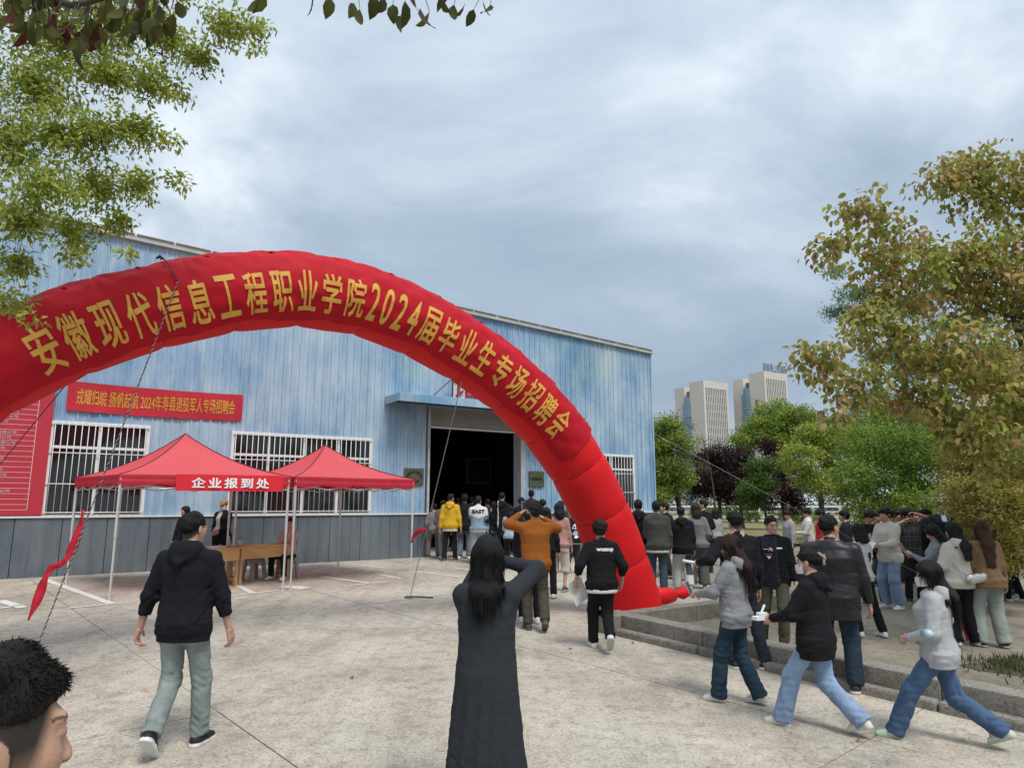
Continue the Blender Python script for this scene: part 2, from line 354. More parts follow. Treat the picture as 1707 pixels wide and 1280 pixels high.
# ------------------------------------------------------------------ the hall
def painted_steel(name, base, patch, amount, streak=.5, rough=.45):
    m = bpy.data.materials.new(name); m.use_nodes = True; t = m.node_tree; b = t.nodes['Principled BSDF']; b.inputs['Roughness'].default_value = rough
    src = N(t, 'ShaderNodeNewGeometry').outputs['Position']
    def noise(sc, det, st, ro=.6, off=(0, 0, 0)):
        mp = N(t, 'ShaderNodeMapping'); mp.inputs['Rotation'].default_value = (0, 0, -WANG); mp.inputs['Scale'].default_value = st; mp.inputs['Location'].default_value = off; t.links.new(src, mp.inputs[0])
        n = N(t, 'ShaderNodeTexNoise'); n.inputs['Scale'].default_value = sc; n.inputs['Detail'].default_value = det; n.inputs['Roughness'].default_value = ro
        t.links.new(mp.outputs[0], n.inputs[0]); return n.outputs[0]
    f = ramp_n(t, math_n(t, 'ADD', math_n(t, 'MULTIPLY', noise(.45, 6, (1, 1, .7), .68), .66), math_n(t, 'MULTIPLY', noise(6, 6, (1, 1, .12), .75), .34)), [(.38, (0, 0, 0)), (.58, (1, 1, 1))])
    c1 = mix_n(t, f, base, patch)
    deep = ramp_n(t, noise(1.1, 5, (1, 1, .30), .7, (5, 2, 1)), [(.50, (1, 1, 1)), (.66, (.66, .76, .90))]); c1 = mix_n(t, amount, c1, deep, 'MULTIPLY')
    st = ramp_n(t, noise(5, 6, (1, 1, .05), .7), [(.35, (.8, .82, .85)), (.6, (1.06, 1.06, 1.05))]); c1 = mix_n(t, streak, c1, st, 'MULTIPLY')
    gl = ramp_n(t, noise(.28, 4, (1, 1, .7), .6, (8, 0, 3)), [(.56, (1, 1, 1)), (.70, (.95, 1.0, .72))]); c1 = mix_n(t, .8, c1, gl, 'MULTIPLY')
    t.links.new(c1, b.inputs['Base Color']); MATS[name] = m
    bn = N(t, 'ShaderNodeBump'); bn.inputs['Strength'].default_value = .25; bn.inputs['Distance'].default_value = .02; t.links.new(noise(3, 4, (1, 1, .5)), bn.inputs['Height']); t.links.new(bn.outputs[0], b.inputs['Normal'])
    return m
M_blue = painted_steel('blue_painted_steel', (.165, .315, .49), (.42, .53, .61), .65)
M_grey = painted_steel('grey_painted_steel', (.085, .105, .125), (.15, .175, .19), .35, .7)
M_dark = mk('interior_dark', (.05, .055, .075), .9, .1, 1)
M_bwhite = mk('white_enamel', (.70, .70, .68), .45, .08, 9)
M_pane = glass_mat('dark_window_glass', (.012, .013, .015), .06, .7)
M_curt = mk('red_curtain', (.09, .02, .018), .9, .25, 6, stretch=(8, 8, .3))
M_trim = mk('galvanised_trim', (.45, .45, .42), .5, .15, 3)
hall = thing('exhibition_hall', 'long hall with weathered light blue corrugated steel walls and grey lower cladding', 'building', (WO[0], WO[1], 0), WANG)
S_L, S_R = -16.0, 9.37
def roof_z(s): return 7.46 - .043 * (s - 2.77)
OPEN = [(-8.73, -6.87, 1.50, 3.47), (-4.99, -1.39, 1.50, 3.45), (6.35, 8.36, 1.50, 3.36), (.40, 3.58, .0, 4.52)]
PITCH_R, PER = .2111, 4
def rib_strip(s0, z0, z1a, z1b, mb):
    prof = [(0, 0), (.055, 0), (.064, .028), (.094, .028), (.103, 0), (.155, 0), (.160, .006), (.166, 0), (PITCH_R, 0)]
    V = []; 
    for k, (a, dep) in enumerate(prof):
        f = a / PITCH_R; V += [(s0 + a, -dep, z0), (s0 + a, -dep, z1a + (z1b - z1a) * f)]
    mb.add(V, [(2 * k, 2 * k + 2, 2 * k + 3, 2 * k + 1) for k in range(len(prof) - 1)])
n_pan = int(round((S_R - S_L) / (PITCH_R * PER)))
for p_ in range(n_pan):
    mb = MB()
    for q_ in range(PER):
        s0 = S_R - (p_ * PER + q_ + 1) * PITCH_R; sm = s0 + PITCH_R / 2
        zs = [(1.47, None)]
        for o0, o1, z0, z1 in OPEN:
            if o0 - .02 < sm < o1 + .02: zs = [(z1 - .02, None)] if z0 < 1.6 else zs
        for z0, _ in zs: rib_strip(s0, z0, roof_z(s0), roof_z(s0 + PITCH_R), mb)
    mb.build('wall_panel', M_blue, hall)
    s1 = S_R - p_ * PER * PITCH_R; s0 = s1 - PER * PITCH_R
    segs = [(s0, s1)]
    if s0 < 3.58 and s1 > .40: segs = [q for q in ((s0, min(s1, .40)), (max(s0, 3.58), s1)) if q[1] - q[0] > .03]
    for a, b in segs:
        mb = MB(); mb.box(a + .006, b - .006, -.035, .0, -.1, 1.43); w = (b - a) / 3
        for k in range(1, 3): mb.box(a + k * w - .012, a + k * w + .012, -.047, -.0355, -.1, 1.425)
        mb.build('cladding_panel', M_grey, hall, bevel=.004)
mb = MB(); mb.box(S_L, .38, -.075, -.001, 1.432, 1.468); mb.build('sill_flashing', M_bwhite, hall)
mb = MB(); mb.box(3.6, S_R, -.075, -.001, 1.432, 1.468); mb.build('sill_flashing', M_bwhite, hall)
mb = MB(); mb.add([(s, y, roof_z(s) + dz) for s in (S_L, S_R + .06) for y in (-.12, .10) for dz in (-.02, .10)], [(0, 1, 3, 2), (4, 6, 7, 5), (0, 4, 5, 1), (2, 3, 7, 6), (1, 5, 7, 3), (0, 2, 6, 4)]); mb.build('roof_edge_trim', M_trim, hall)
for p_ in range(0, n_pan + 1):                       # folded ends of the roof sheets along the edge
    s = S_R - p_ * .845
    mb = MB(); mb.add([(s - .80, -.16, roof_z(s - .80) + .11), (s, -.16, roof_z(s) + .11), (s, 30, roof_z(s) + .11), (s - .80, 30, roof_z(s - .80) + .11),
                       (s - .80, -.16, roof_z(s - .80) + .135), (s, -.16, roof_z(s) + .135), (s, 30, roof_z(s) + .135), (s - .80, 30, roof_z(s - .80) + .135)],
                      [(0, 3, 2, 1), (4, 5, 6, 7), (0, 1, 5, 4), (1, 2, 6, 5), (3, 7, 6, 2), (0, 4, 7, 3)]); mb.build('roof_sheet', M_trim, hall)
mb = MB(); mb.quad((S_R, .0, 0), (S_R, 30, 0), (S_R, 30, roof_z(S_R)), (S_R, 0, roof_z(S_R))); mb.build('side_wall', M_blue, hall)
mb = MB(); mb.box(S_R - .02, S_R + .05, -.04, .06, 1.2, roof_z(S_R) - .02); mb.build('corner_trim', M_blue, hall)
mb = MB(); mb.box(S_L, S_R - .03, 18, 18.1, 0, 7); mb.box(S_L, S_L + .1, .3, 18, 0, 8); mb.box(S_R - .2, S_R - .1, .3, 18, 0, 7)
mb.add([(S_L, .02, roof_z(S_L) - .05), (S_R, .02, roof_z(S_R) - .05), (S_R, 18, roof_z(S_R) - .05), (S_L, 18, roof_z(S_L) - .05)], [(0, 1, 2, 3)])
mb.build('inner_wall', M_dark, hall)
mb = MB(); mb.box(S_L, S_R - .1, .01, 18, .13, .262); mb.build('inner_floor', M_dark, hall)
for o0, o1, z0, z1 in OPEN[:3]:                      # dark sheet added behind each window so that the daylight does not cross
    mb = MB(); mb.quad((o0 - .3, 1.3, 1.2), (o1 + .3, 1.3, 1.2), (o1 + .3, 1.3, 3.9), (o0 - .3, 1.3, 3.9)); mb.build('daylight_stop', M_dark, hall)
# windows behind white security bars
def window(o0, o1, z0, z1, nb, mull, transom, curtain):
    fr = MB(); t = .05
    for a, b, c, d in ((o0 - .04, o1 + .04, z0 - .05, z0 + .0), (o0 - .04, o1 + .04, z1 - .01, z1 + .045)): fr.box(a, b, -.05, .04, c, d)
    for a, b in ((o0 - .045, o0 + .03), (o1 - .03, o1 + .045)): fr.box(a, b, -.051, .04, z0 - .01, z1 + .01)
    w = fr.build('window', M_bwhite, hall, bevel=.004)
    edges = [o0] + mull + [o1]
    for m in mull:
        mb = MB(); mb.box(m - .035, m + .035, -.02, .03, z0, transom - .031); mb.build('mullion', M_bwhite, w)
        mb = MB(); mb.box(m - .028, m + .028, -.018, .03, transom + .031, z1 - .01); mb.build('mullion', M_bwhite, w)
    mb = MB(); mb.box(o0 + .03, o1 - .03, -.022, .03, transom - .03, transom + .03); mb.build('transom', M_bwhite, w)
    for a, b in zip(edges[:-1], edges[1:]):
        for c, d in ((z0, transom - .03), (transom + .03, z1)):
            mb = MB(); mb.box(a + .035, b - .035, .012, .018, c, d); mb.build('pane', M_pane, w)
        if curtain and rs.random() < .8:
            mb = MB(); n_ = 14; V = []
            for k in range(n_ + 1): V += [(a + .1 + (b - a - .2) * k / n_, .2 + .03 * math.sin(k * 2.1), z0 + .02), (a + .1 + (b - a - .2) * k / n_, .2 + .03 * math.sin(k * 2.1 + .3), z0 + (z1 - z0) * .72)]
            mb.add(V, [(2 * k, 2 * k + 2, 2 * k + 3, 2 * k + 1) for k in range(n_)]); mb.build('curtain', M_curt, w)
    mb = MB(); mb.tube([(0, 0, 0), (0, 0, z1 - z0 + .04)], .0095, 6); bar = np_mesh('bar', mb.V, mb.F, M_bwhite, True)
    for k in range(nb): mobj('bar', bar, w, (o0 + .05 + (o1 - o0 - .1) * k / (nb - 1), -.075, z0 - .02))
    for z in (z0 + .04, z0 + (z1 - z0) * .33, z0 + (z1 - z0) * .67, z1 - .03):
        mb = MB(); mb.tube([(o0 - .02, -.078, z), (o1 + .02, -.078, z)], .013, 6); mb.build('rail', M_bwhite, w, True)
    return w
window(*OPEN[0], 15, [-7.83], 2.95, True)
window(*OPEN[1], 27, [-4.12, -3.22, -2.30], 2.93, True)
window(*OPEN[2], 15, [7.35], 2.9, False)
# roller shutter, jambs and canopy of the entrance
M_shut = mk('shutter_slat', (.36, .34, .29), .55, .12, 3)
sh = MB(); sh.box(.40, 3.58, .16, .34, 4.44, 4.52); shut = sh.build('roller_shutter', M_shut, hall)
for k in range(9):
    z = 4.44 - k * .052; mb = MB(); mb.add([(s, y, z + dz) for s in (.42, 3.56) for y, dz in ((.20, 0), (.178, -.018), (.178, -.036), (.20, -.051))], [(0, 1, 5, 4), (1, 2, 6, 5), (2, 3, 7, 6)]); mb.build('slat', M_shut, shut)
mb = MB(); mb.box(.42, 3.56, .165, .215, 3.925, 3.975); mb.build('bottom_bar', M_bwhite, shut)
M_jamb = mk('chipped_jamb', (.42, .43, .43), .6, .3, 6)
for a, b in ((.34, .405), (3.575, 3.72)):
    mb = MB(); mb.box(a, b, -.06, .36, .1, 4.5); mb.build('jamb', M_jamb, hall)
cs0, cz0 = W(667, 655, .95); cs1, _ = W(950, 700, .95)
can = MB(); can.box(cs0, cs1, -.95, -.03, cz0 - .05, cz0); canopy = can.build('canopy', M_blue, hall)
mb = MB(); mb.box(cs0 - .012, cs1 + .012, -.985, -.952, cz0 - .215, cz0 + .015); mb.build('fascia', M_blue, canopy, bevel=.012)
for s in (cs0 - .02, cs1 + .02):
    mb = MB(); mb.box(s - .015, s + .015, -.95, -.03, cz0 - .2, cz0 + .012); mb.build('fascia', M_blue, canopy)
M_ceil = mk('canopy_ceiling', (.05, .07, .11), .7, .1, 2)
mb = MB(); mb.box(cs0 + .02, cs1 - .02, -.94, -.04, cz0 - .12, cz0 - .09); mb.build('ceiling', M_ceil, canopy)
# red character on struts above the canopy
M_sred = mk('sign_red', (.34, .02, .03), .5, .1, 5); M_steel = mk('dark_steel', (.04, .042, .05), .5, .2, 5, metal=.3)
gs0, gz0 = W(757, 660, .6); gs1, _ = W(783, 660, .6)
sign = thing('roof_sign', 'red sign character on steel struts above the entrance canopy', 'sign', tuple(wl(gs0 + .40, .6, 0)), WANG)
V, F = fit_glyphs('馆', .82, .85, .0); mb = MB()
zc = gz0 + .40
def extr(mb, V, F, d, tf):
    n_ = len(V); A = [tf(v[0], v[1], 0) for v in V]; B = [tf(v[0], v[1], d) for v in V]; ed = {}
    for f in F:
        for i in range(len(f)): e = (f[i], f[(i + 1) % len(f)]); ed[e] = 1
    FF = [tuple(f) for f in F] + [tuple(i + n_ for i in reversed(f)) for f in F]
    FF += [(b, a, a + n_, b + n_) for (a, b) in ed if (b, a) not in ed]
    mb.add(A + B, FF)
extr(mb, V, F, .06, lambda x, y, d: (x, -.03 + d, zc + y)); mb.build('character', M_sred, sign)
mb = MB(); mb.box(-.44, .44, .034, .05, zc - .47, zc + .47); mb.build('backing', mk('sign_back', (.55, .57, .6), .6), sign)
for x in (-.45, .45):
    mb = MB(); mb.box(x - .014, x + .014, -.01, .03, cz0, zc + .5); mb.build('post', M_steel, sign)
for sx_ in (-1, 1):
    mb = MB(); mb.tube([(sx_ * 1.12, .1, cz0), (sx_ * .46, .04, zc + .1)], .016, 6); mb.build('strut', M_steel, sign)
mb = MB(); mb.box(-.47, .47, -.012, .032, zc - .5, zc - .475); mb.build('rail', M_steel, sign)
# plaques beside the entrance
M_plq = mk('bronze_plaque', (.13, .135, .085), .4, .2, 9, metal=.6); M_ink = mk('plaque_ink', (.015, .015, .012), .6)
def plaque(s, z, w, h, rows, label):
    t = thing('plaque', label, 'plaque', tuple(wl(s, .045, z)), WANG)
    mb = MB(); mb.box(-w / 2, w / 2, -.02, .02, -h / 2, h / 2); mb.build('plate', M_plq, t, bevel=.006)
    for body, x, zz_, ww, hh, arc in rows:
        V, F = fit_glyphs(body, ww, hh, .015)
        if arc:
            th = V[:, 0] / arc; V = np.stack([(arc + V[:, 1]) * np.sin(th), (arc + V[:, 1]) * np.cos(th) - arc, V[:, 2]], 1)
        mobj('lettering', np_mesh('lettering', [(x + v[0], -.023 - v[2], zz_ + v[1]) for v in V], F, M_ink), t)
plaque(-.08, 2.49, .60, .46, [('安徽现代信息工程职业学院', 0, .13, .62, .085, .24), ('实训基地', 0, -.13, .30, .07, 0)], 'bronze plaque with arched lettering left of the entrance')
plaque(4.18, 2.50, .57, .49, [('实训基地管理中心', 0, 0, .46, .12, 0)], 'bronze plaque with one line of lettering right of the entrance')
# basketball backboard deep inside the dark hall
bs0, bz0 = W(777, 806, -8); bs1, bz1 = W(818, 765, -8)
bb = thing('basketball_hoop', 'basketball backboard standing in the dark inside the entrance', 'basketball hoop', tuple(wl((bs0 + bs1) / 2, -8, 0)), WANG)
hw = (bs1 - bs0) / 2; M_bframe = mk('backboard_frame', (.42, .42, .42), .5)
for a, b, c, d in ((-hw, hw, bz1 - .06, bz1), (-hw, hw, bz0, bz0 + .06), (-hw, -hw + .06, bz0 + .061, bz1 - .061), (hw - .06, hw, bz0 + .061, bz1 - .061)):
    mb = MB(); mb.box(a, b, -.03, .03, c, d); mb.build('frame_bar', M_bframe, bb)
mb = MB(); mb.box(-hw + .061, hw - .061, -.005, .005, bz0 + .061, bz1 - .061); mb.build('board', mk('backboard', (.10, .11, .12), .2), bb)
mb = MB(); mb.box(-hw * .45, hw * .45, -.036, -.031, bz0 - .06, bz0 - .005); mb.build('rim_pad', mk('orange_pad', (.45, .06, .03), .5), bb)
mb = MB(); mb.tube([(hw * .9, .1, .26), (hw * .9, .1, bz0 + .3)], .09, 8); mb.build('post', M_steel, bb)
# red banner hung on the wall
M_red = mk('red_cloth', (.46, .012, .028), .75, .10, 2.5, bump=.25, bscale=6)
M_gold = mk('gold_print', (.60, .30, .03), .6, .12, 6)
ban = thing('wall_banner', 'long red cloth banner with yellow characters hung on the blue wall', 'banner', tuple(wl(-6.68, .05, 4.08)), WANG)
bw, bh = 3.70, .655
def ban_d(x, z): return -.012 - .012 * math.sin(x * 3.1 + 1) - .008 * math.sin(x * 7 + z * 5) - .01 * math.sin(z * 6 + x)
V = []; nx_, nz_ = 60, 8
for j in range(nz_ + 1):
    for i in range(nx_ + 1):
        x, z = -bw / 2 + bw * i / nx_, -bh / 2 + bh * j / nz_; V.append((x, ban_d(x, z), z - .03 * math.sin(math.pi * i / nx_) + .008 * math.sin(i * 1.3) * (j == 0)))
mobj('cloth', np_mesh('cloth', V, [(j * 61 + i, j * 61 + i + 1, (j + 1) * 61 + i + 1, (j + 1) * 61 + i) for j in range(nz_) for i in range(nx_)], M_red, True), ban)
V, F = fit_glyphs('戎耀归皖 扬帆起航 2024年寿县退役军人专场招聘会', 3.34, .36, .012, dice=.1)
mobj('lettering', np_mesh('lettering', [(v[0], ban_d(v[0], v[1]) - .006 - v[2], v[1] - .03 * math.sin(math.pi * (v[0] + bw / 2) / bw)) for v in V], F, M_gold), ban)
# red notice board with the list of firms, left of the windows
M_board = mk('board_red', (.44, .022, .04), .5, .05, 1); M_wink = mk('white_print', (.62, .45, .45), .7)
nb_ = thing('notice_board', 'tall red board with a ruled list of firms on the left wall', 'notice board', tuple(wl(-10.55, .06, 0)), WANG)
mb = MB(); mb.box(-1.84, 1.80, -.02, .03, 1.49, 4.75); mb.build('board', M_board, nb_)
ROWS = ['有限公司', '金牌幼儿园', '有限公司安庆分公司', '科技有限公司', '有限公司', '软件有限公司', '制作有限公司', '科技有限公司', '有限公司', '学校', '技术有限公司', '务有限公司', '管理有限公司', '有限公司', '', '有限公司', '', '有限公司', '商有限公司', '', '', '有限责任公司', '有限公司', '有限公司', '有限公司']
zt, zb = 4.38, 1.60; dz_ = (zt - zb) / len(ROWS); lines_ = MB(); XR = W(55, 760, .06)[0] + 10.55; XS = W(52, 712, .06)[0] + 10.55 - 9 * .083
for k in range(len(ROWS) + 1):
    z = zt - k * dz_; xr = XR; lines_.box(-1.6, xr, -.0235, -.021, z - .0045, z + .0045)
for x in (-1.6, -1.1, XR): lines_.box(x - .006, x + .006, -.0245, -.0238, zb, zt)
lines_.build('ruling', M_wink, nb_)
for k, r_ in enumerate(ROWS):
    if not r_: continue
    V, F = fit_glyphs(r_, .083 * len(r_), .066, .004); x0 = XS + .083 * len(r_) / 2 + .18
    mobj('lettering', np_mesh('lettering', [(x0 - .18 + v[0], -.025 - v[2], zt - (k + .5) * dz_ + v[1]) for v in V], F, M_wink), nb_)

# a few dry leaves and scraps on the concrete
lr = np.random.default_rng(15); M_dry = mk('dry_leaf', (.06, .04, .025), .9, .3, 30)
for g, lab, m_ in [(G(587, 1130), 'small dark scrap on the concrete left of the charcoal coat', M_dry), (G(951, 1083), 'small dark scrap on the concrete by the feet of the man lettered wossup', M_dry), (G(1432, 1236), 'small red scrap on the concrete beside the light jeans', mk('red_scrap', (.40, .05, .05), .8)), (G(1055, 1072), 'small dry leaf lying beside the end of the kerb step', M_dry)]:
    L = lr.uniform(.03, .045); a = lr.uniform(0, 6.28); V = [(L * math.cos(a + t_) * q_, L * math.sin(a + t_) * q_, .012 + lr.uniform(0, .012)) for t_, q_ in ((0, 1), (.9, .5), (2.2, .45), (3.14, .8), (4.0, .5), (5.4, .5))]
    tag(mobj('ground_scrap', np_mesh('ground_scrap', V, [(0, 1, 2, 3), (0, 3, 4, 5)], m_), None, tuple(g)), lab, 'scrap')
# ------------------------------------------------------------------ inflatable arch
AR = np.array([2.0, 11.95]); AR_Z = gz(*AR)
def arch_sz(x, y):
    d = ray(x, y); t = (WN @ AR) / (WN @ d[:2]); P = EYE + t * d; return float((P[:2] - AR) @ WU), float(P[2])
vis = [arch_sz(*q) for q in [(0, 610), (115, 560), (197, 532), (295, 508), (400, 490), (500, 487), (620, 506), (730, 558), (805, 605), (875, 665), (935, 735), (975, 795), (1010, 880), (1040, 950)]]
s_ap = -5.34
dd = sorted([(abs(s - s_ap), z) for s, z in vis]); dd = [(0, dd[0][1] + .02)] + dd + [(abs(.03 - s_ap), AR_Z)]
da = np.array([d for d, z in dd]); za = np.array([z for d, z in dd])
half = np.linspace(0, 1, 400); pc = np.polyfit(da / da[-1], za, 6)                      # smooth profile
ang = np.linspace(0, math.pi / 2, 200); dS = da[-1] * np.sin(ang); zS = np.polyval(pc, np.sin(ang)); zS = zS - (zS[-1] - AR_Z) * np.sin(ang) ** 6
prof = [(s_ap - d, z) for d, z in zip(dS[::-1], zS[::-1])] + [(s_ap + d, z) for d, z in zip(dS[1:], zS[1:])]
prof = np.array(prof); arcl = np.concatenate([[0], np.cumsum(np.hypot(*np.diff(prof, axis=0).T))]); ARC = arcl[-1]
SEGS = 17; kn = np.linspace(0, ARC, SEGS + 1)                                            # the tube is sewn from straight segments
kp = np.stack([np.interp(kn, arcl, prof[:, 0]), np.interp(kn, arcl, prof[:, 1])], 1)
from_k = lambda l: np.array([np.interp(l, kn, kp[:, 0]), np.interp(l, kn, kp[:, 1])])
def arch_c(l):                                                                           # mostly straight segments, slightly rounded
    a = np.array([np.interp(l, arcl, prof[:, 0]), np.interp(l, arcl, prof[:, 1])]); return .45 * a + .55 * from_k(l)
RT = .475
def arch_p(l, phi, extra=0.0, puff=True):
    """point on the tube at arc length l, angle phi from the front face (up positive)"""
    c_ = arch_c(l); t = arch_c(min(l + .25, ARC)) - arch_c(max(l - .25, 0)); t = t / np.linalg.norm(t); o = np.array([-t[1], t[0]])
    f = (l / ARC * SEGS) % 1.0; bulge = .022 * (1 - (2 * f - 1) ** 6) - .022 if puff else 0
    r = RT + bulge + extra
    q = AR + WU * (c_[0] + o[0] * r * math.sin(phi)) + WN * (r * math.cos(phi))
    return (q[0], q[1], c_[1] + o[1] * r * math.sin(phi))
def vinyl(name, col, rough, bump, trans=0.0):
    m = mk(name, col, rough, .06, 1.2, spec=.25, bump=bump, bscale=3.5, trans=trans); return m
M_tube = vinyl('red_inflatable_cloth', (.64, .010, .014), .6, .35)
arch = thing('inflatable_arch', 'huge red inflatable arch with a gold lettered banner over the yard', 'inflatable arch', (0, 0, 0))
NL, NP = SEGS * 14, 40
for sgi in range(SEGS):
    V = []; n_ = 14; l0, l1 = sgi * ARC / SEGS, (sgi + 1) * ARC / SEGS
    for i in range(n_ + 1):
        l = l0 + (l1 - l0) * min(max(i / n_, .002), .998)
        for k in range(NP):
            ph = 2 * math.pi * k / NP; wr = .006 * math.sin(ph * 9 + sgi * 2.1) * (abs(i / n_ - .5) * 2) ** 3
            V.append(arch_p(l, ph, wr))
    F = [(i * NP + k, i * NP + (k + 1) % NP, (i + 1) * NP + (k + 1) % NP, (i + 1) * NP + k) for i in range(n_) for k in range(NP)]
    mobj('tube_segment', np_mesh('tube_segment', V, np.array(F), M_tube, True), arch)
M_seam = mk('seam_thread', (.22, .004, .008), .8)
for sgi in range(1, SEGS):
    l = sgi * ARC / SEGS; pts = [arch_p(l, 2 * math.pi * k / NP, -.012, True) for k in range(NP + 1)]
    mb = MB(); mb.tube(pts, .009, 5, False); mb.build('seam', M_seam, arch, True)
# the cloth banner wrapped over the front of the tube
M_ban = mk('banner_crimson', (.43, .006, .016), .7, .10, 2.0, bump=.3, bscale=5, spec=.2)
def l_of(x, y):
    s, z = arch_sz(x, y); i = np.argmin((prof[:, 0] - s) ** 2 + (prof[:, 1] - z) ** 2); return arcl[i]
LB0, LB1 = l_of(0, 610) - 1.1, l_of(945, 742)
PH0, PH1 = R(-58), R(78)
kr = np.random.default_rng(12); kph = kr.uniform(0, 6.28, 12)
def ban_off(l, ph):
    v = (ph - PH0) / (PH1 - PH0)
    f = (l / ARC * SEGS) % 1.0
    fold = .020 * (abs(math.sin(l * 3.2 + ph * 2.5 + kph[0] + .8 * math.sin(l * 1.7))) - .6) + .018 * (abs(math.sin(l * 6.3 - ph * 4 + kph[1])) - .6) + .006 * math.sin(l * 3.1 + ph * 14 + kph[2]) + .005 * math.sin(l * 23 + ph * 9 + kph[3])
    tug = .02 * math.exp(-((f - .5) / .18) ** 2) * max(0, v - .55) * math.sin(v * 9)
    rad_ = .034 * math.exp(-((f - .5) / .32) ** 2) * max(0, v - .35) * (abs(math.sin(5.5 * math.atan2(f - .5, 1.02 - v))) - .5)
    return .026 + fold * (.45 + .9 * abs(v - .5)) + tug + rad_
nl, npn = 440, 40; V = []
for i in range(nl + 1):
    l = LB0 + (LB1 - LB0) * i / nl; wob = .05 * math.sin(l * 2.3) + .04 * math.sin(l * 5.1 + 1)
    for k in range(npn + 1):
        ph = PH0 + wob * (1 - k / npn) + (PH1 - PH0) * k / npn; V.append(arch_p(l, ph, ban_off(l, ph), False))
F = np.array([(i * (npn + 1) + k, (i + 1) * (npn + 1) + k, (i + 1) * (npn + 1) + k + 1, i * (npn + 1) + k + 1) for i in range(nl) for k in range(npn)])
bn_ = mobj('banner', np_mesh('banner', V, F[:, ::-1], M_ban, True), arch)
bn_['label'] = 'crimson cloth banner with gold characters wrapped over the arch'
# lettering, glyph by glyph along the arch
M_gold2 = mk('banner_gold', (.66, .34, .05), .6, .10, 5)
TXT = '安徽现代信息工程职业学院2024届毕业生专场招聘会'
wts = [.62 if ch.isdigit() else 1.0 for ch in TXT]; LT0, LT1 = l_of(34, 592), l_of(930, 700)
tot = sum(wts); pos = LT0; step = (LT1 - LT0) / tot; TC = R(-14); TH = .49
for ch, w in zip(TXT, wts):
    cw = step * w; V0, F0 = fit_glyphs(ch, cw * (.80 if w == 1 else .70), TH, .018, dice=.07); lc = pos + cw / 2; pos += cw
    V = []
    for v in V0:
        l = lc + v[0]; ph = TC + v[1] / RT; V.append(arch_p(l, ph, ban_off(l, ph) + .007 + v[2], False))
    mobj('character', np_mesh('character', V, F0, M_gold2), bn_)
for i in range(13):                                                                     # ties along the upper edge
    l = LB0 + .5 + (LB1 - LB0 - .7) * i / 12; p = np.array(arch_p(l, PH1 - .3, .025, False))
    mb = MB(); mb.tube([p + (-.04, 0, .0), p + (0, -.01, .008), p + (.03, -.01, .0), p + (.05, -.02, -.03)], [.004, .012, .009, .003], 6); mb.build('tie', M_ban, bn_, True)
# filling tail tied off at the right foot
tl = [AR + WU * .35 + WN * .05, AR + WU * .75 + WN * .02, AR + WU * .92, AR + WU * 1.0, AR + WU * 1.14 + WN * .02, AR + WU * 1.26 + WN * .03]
zt_ = gz(*AR)
mb = MB(); mb.tube([(*q, zt_ + z) for q, z in zip(tl, (.22, .2, .2, .2, .22, .24))], [.14, .14, .12, .03, .11, .09], 14); mb.build('filling_tail', M_tube, arch, True)

# ------------------------------------------------------------------ guy ropes with red ribbons
M_rope = mk('grey_rope', (.16, .15, .14), .9, .4, 90); M_rib = mk('red_ribbon', (.62, .015, .04), .6, .1, 6, trans=.2); M_blk = mk('black_cord', (.015, .015, .017), .7, .3, 60)
M_ropew = mk('pale_rope', (.30, .29, .27), .9, .3, 60)
def rope(p, q, r, label, mat=M_rope, sag=.03, twist=True, name='guy_rope'):
    p, q = np.array(p, float), np.array(q, float); L = np.linalg.norm(q - p); o = thing(name, label, 'rope')
    n_ = 40; pts = [p + (q - p) * i / n_ - np.array([0, 0, sag * 4 * (i / n_) * (1 - i / n_)]) for i in range(n_ + 1)]
    if not twist:
        mb = MB(); mb.tube(pts, r, 6); mb.build('cord', mat, o, True); return o, pts
    a = np.cross(q - p, (0, 0, 1.)); a /= np.linalg.norm(a); b = np.cross((q - p) / L, a); n2 = int(L / (r * 1.1))
    for st in range(2):
        mb = MB(); hp = []
        for i in range(n2 + 1):
            f = i / n2; th = f * L / (r * 9) * 6.283 + st * math.pi; c_ = p + (q - p) * f - np.array([0, 0, sag * 4 * f * (1 - f)])
            hp.append(c_ + (a * math.cos(th) + b * math.sin(th)) * r * .62)
        mb.tube(hp, r * .62, 5); mb.build('strand', (M_blk, M_ropew)[st] if mat is M_rope else mat, o, True)
    return o, pts
def ribbon(pts, ws, label, nrm=None):
    pts = [np.array(p, float) for p in pts]; fine = []; n_ = len(pts)
    for i in range(n_ - 1):
        for k in range(6):
            t = k / 6; p0, p1, p2, p3 = pts[max(i - 1, 0)], pts[i], pts[i + 1], pts[min(i + 2, n_ - 1)]
            fine.append(.5 * ((2 * p1) + (p2 - p0) * t + (2 * p0 - 5 * p1 + 4 * p2 - p3) * t * t + (3 * p1 - p0 - 3 * p2 + p3) * t ** 3))
    fine.append(pts[-1]); w = np.interp(np.linspace(0, n_ - 1, len(fine)), range(n_), ws); V = []
    for i, q in enumerate(fine):
        t = fine[min(i + 1, len(fine) - 1)] - fine[max(i - 1, 0)]; t /= np.linalg.norm(t); sd_ = np.cross(t, (0, 1., 0)); sd_ /= max(np.linalg.norm(sd_), 1e-6)
        tw = .5 * math.sin(i * .5); sd_ = sd_ * math.cos(tw) + np.cross(t, sd_) * math.sin(tw)
        V += [q - sd_ * w[i] / 2, q + np.array([0, -.012, 0]) * math.sin(i * .9), q + sd_ * w[i] / 2]
    F = [(3 * i + j, 3 * i + j + 1, 3 * i + j + 4, 3 * i + j + 3) for i in range(len(fine) - 1) for j in (0, 1)]
    o = mobj('ribbon', np_mesh('ribbon', V, F, M_rib, True)); sm = o.modifiers.new('thick', 'SOLIDIFY'); sm.thickness = .002; return tag(o, label, 'ribbon')
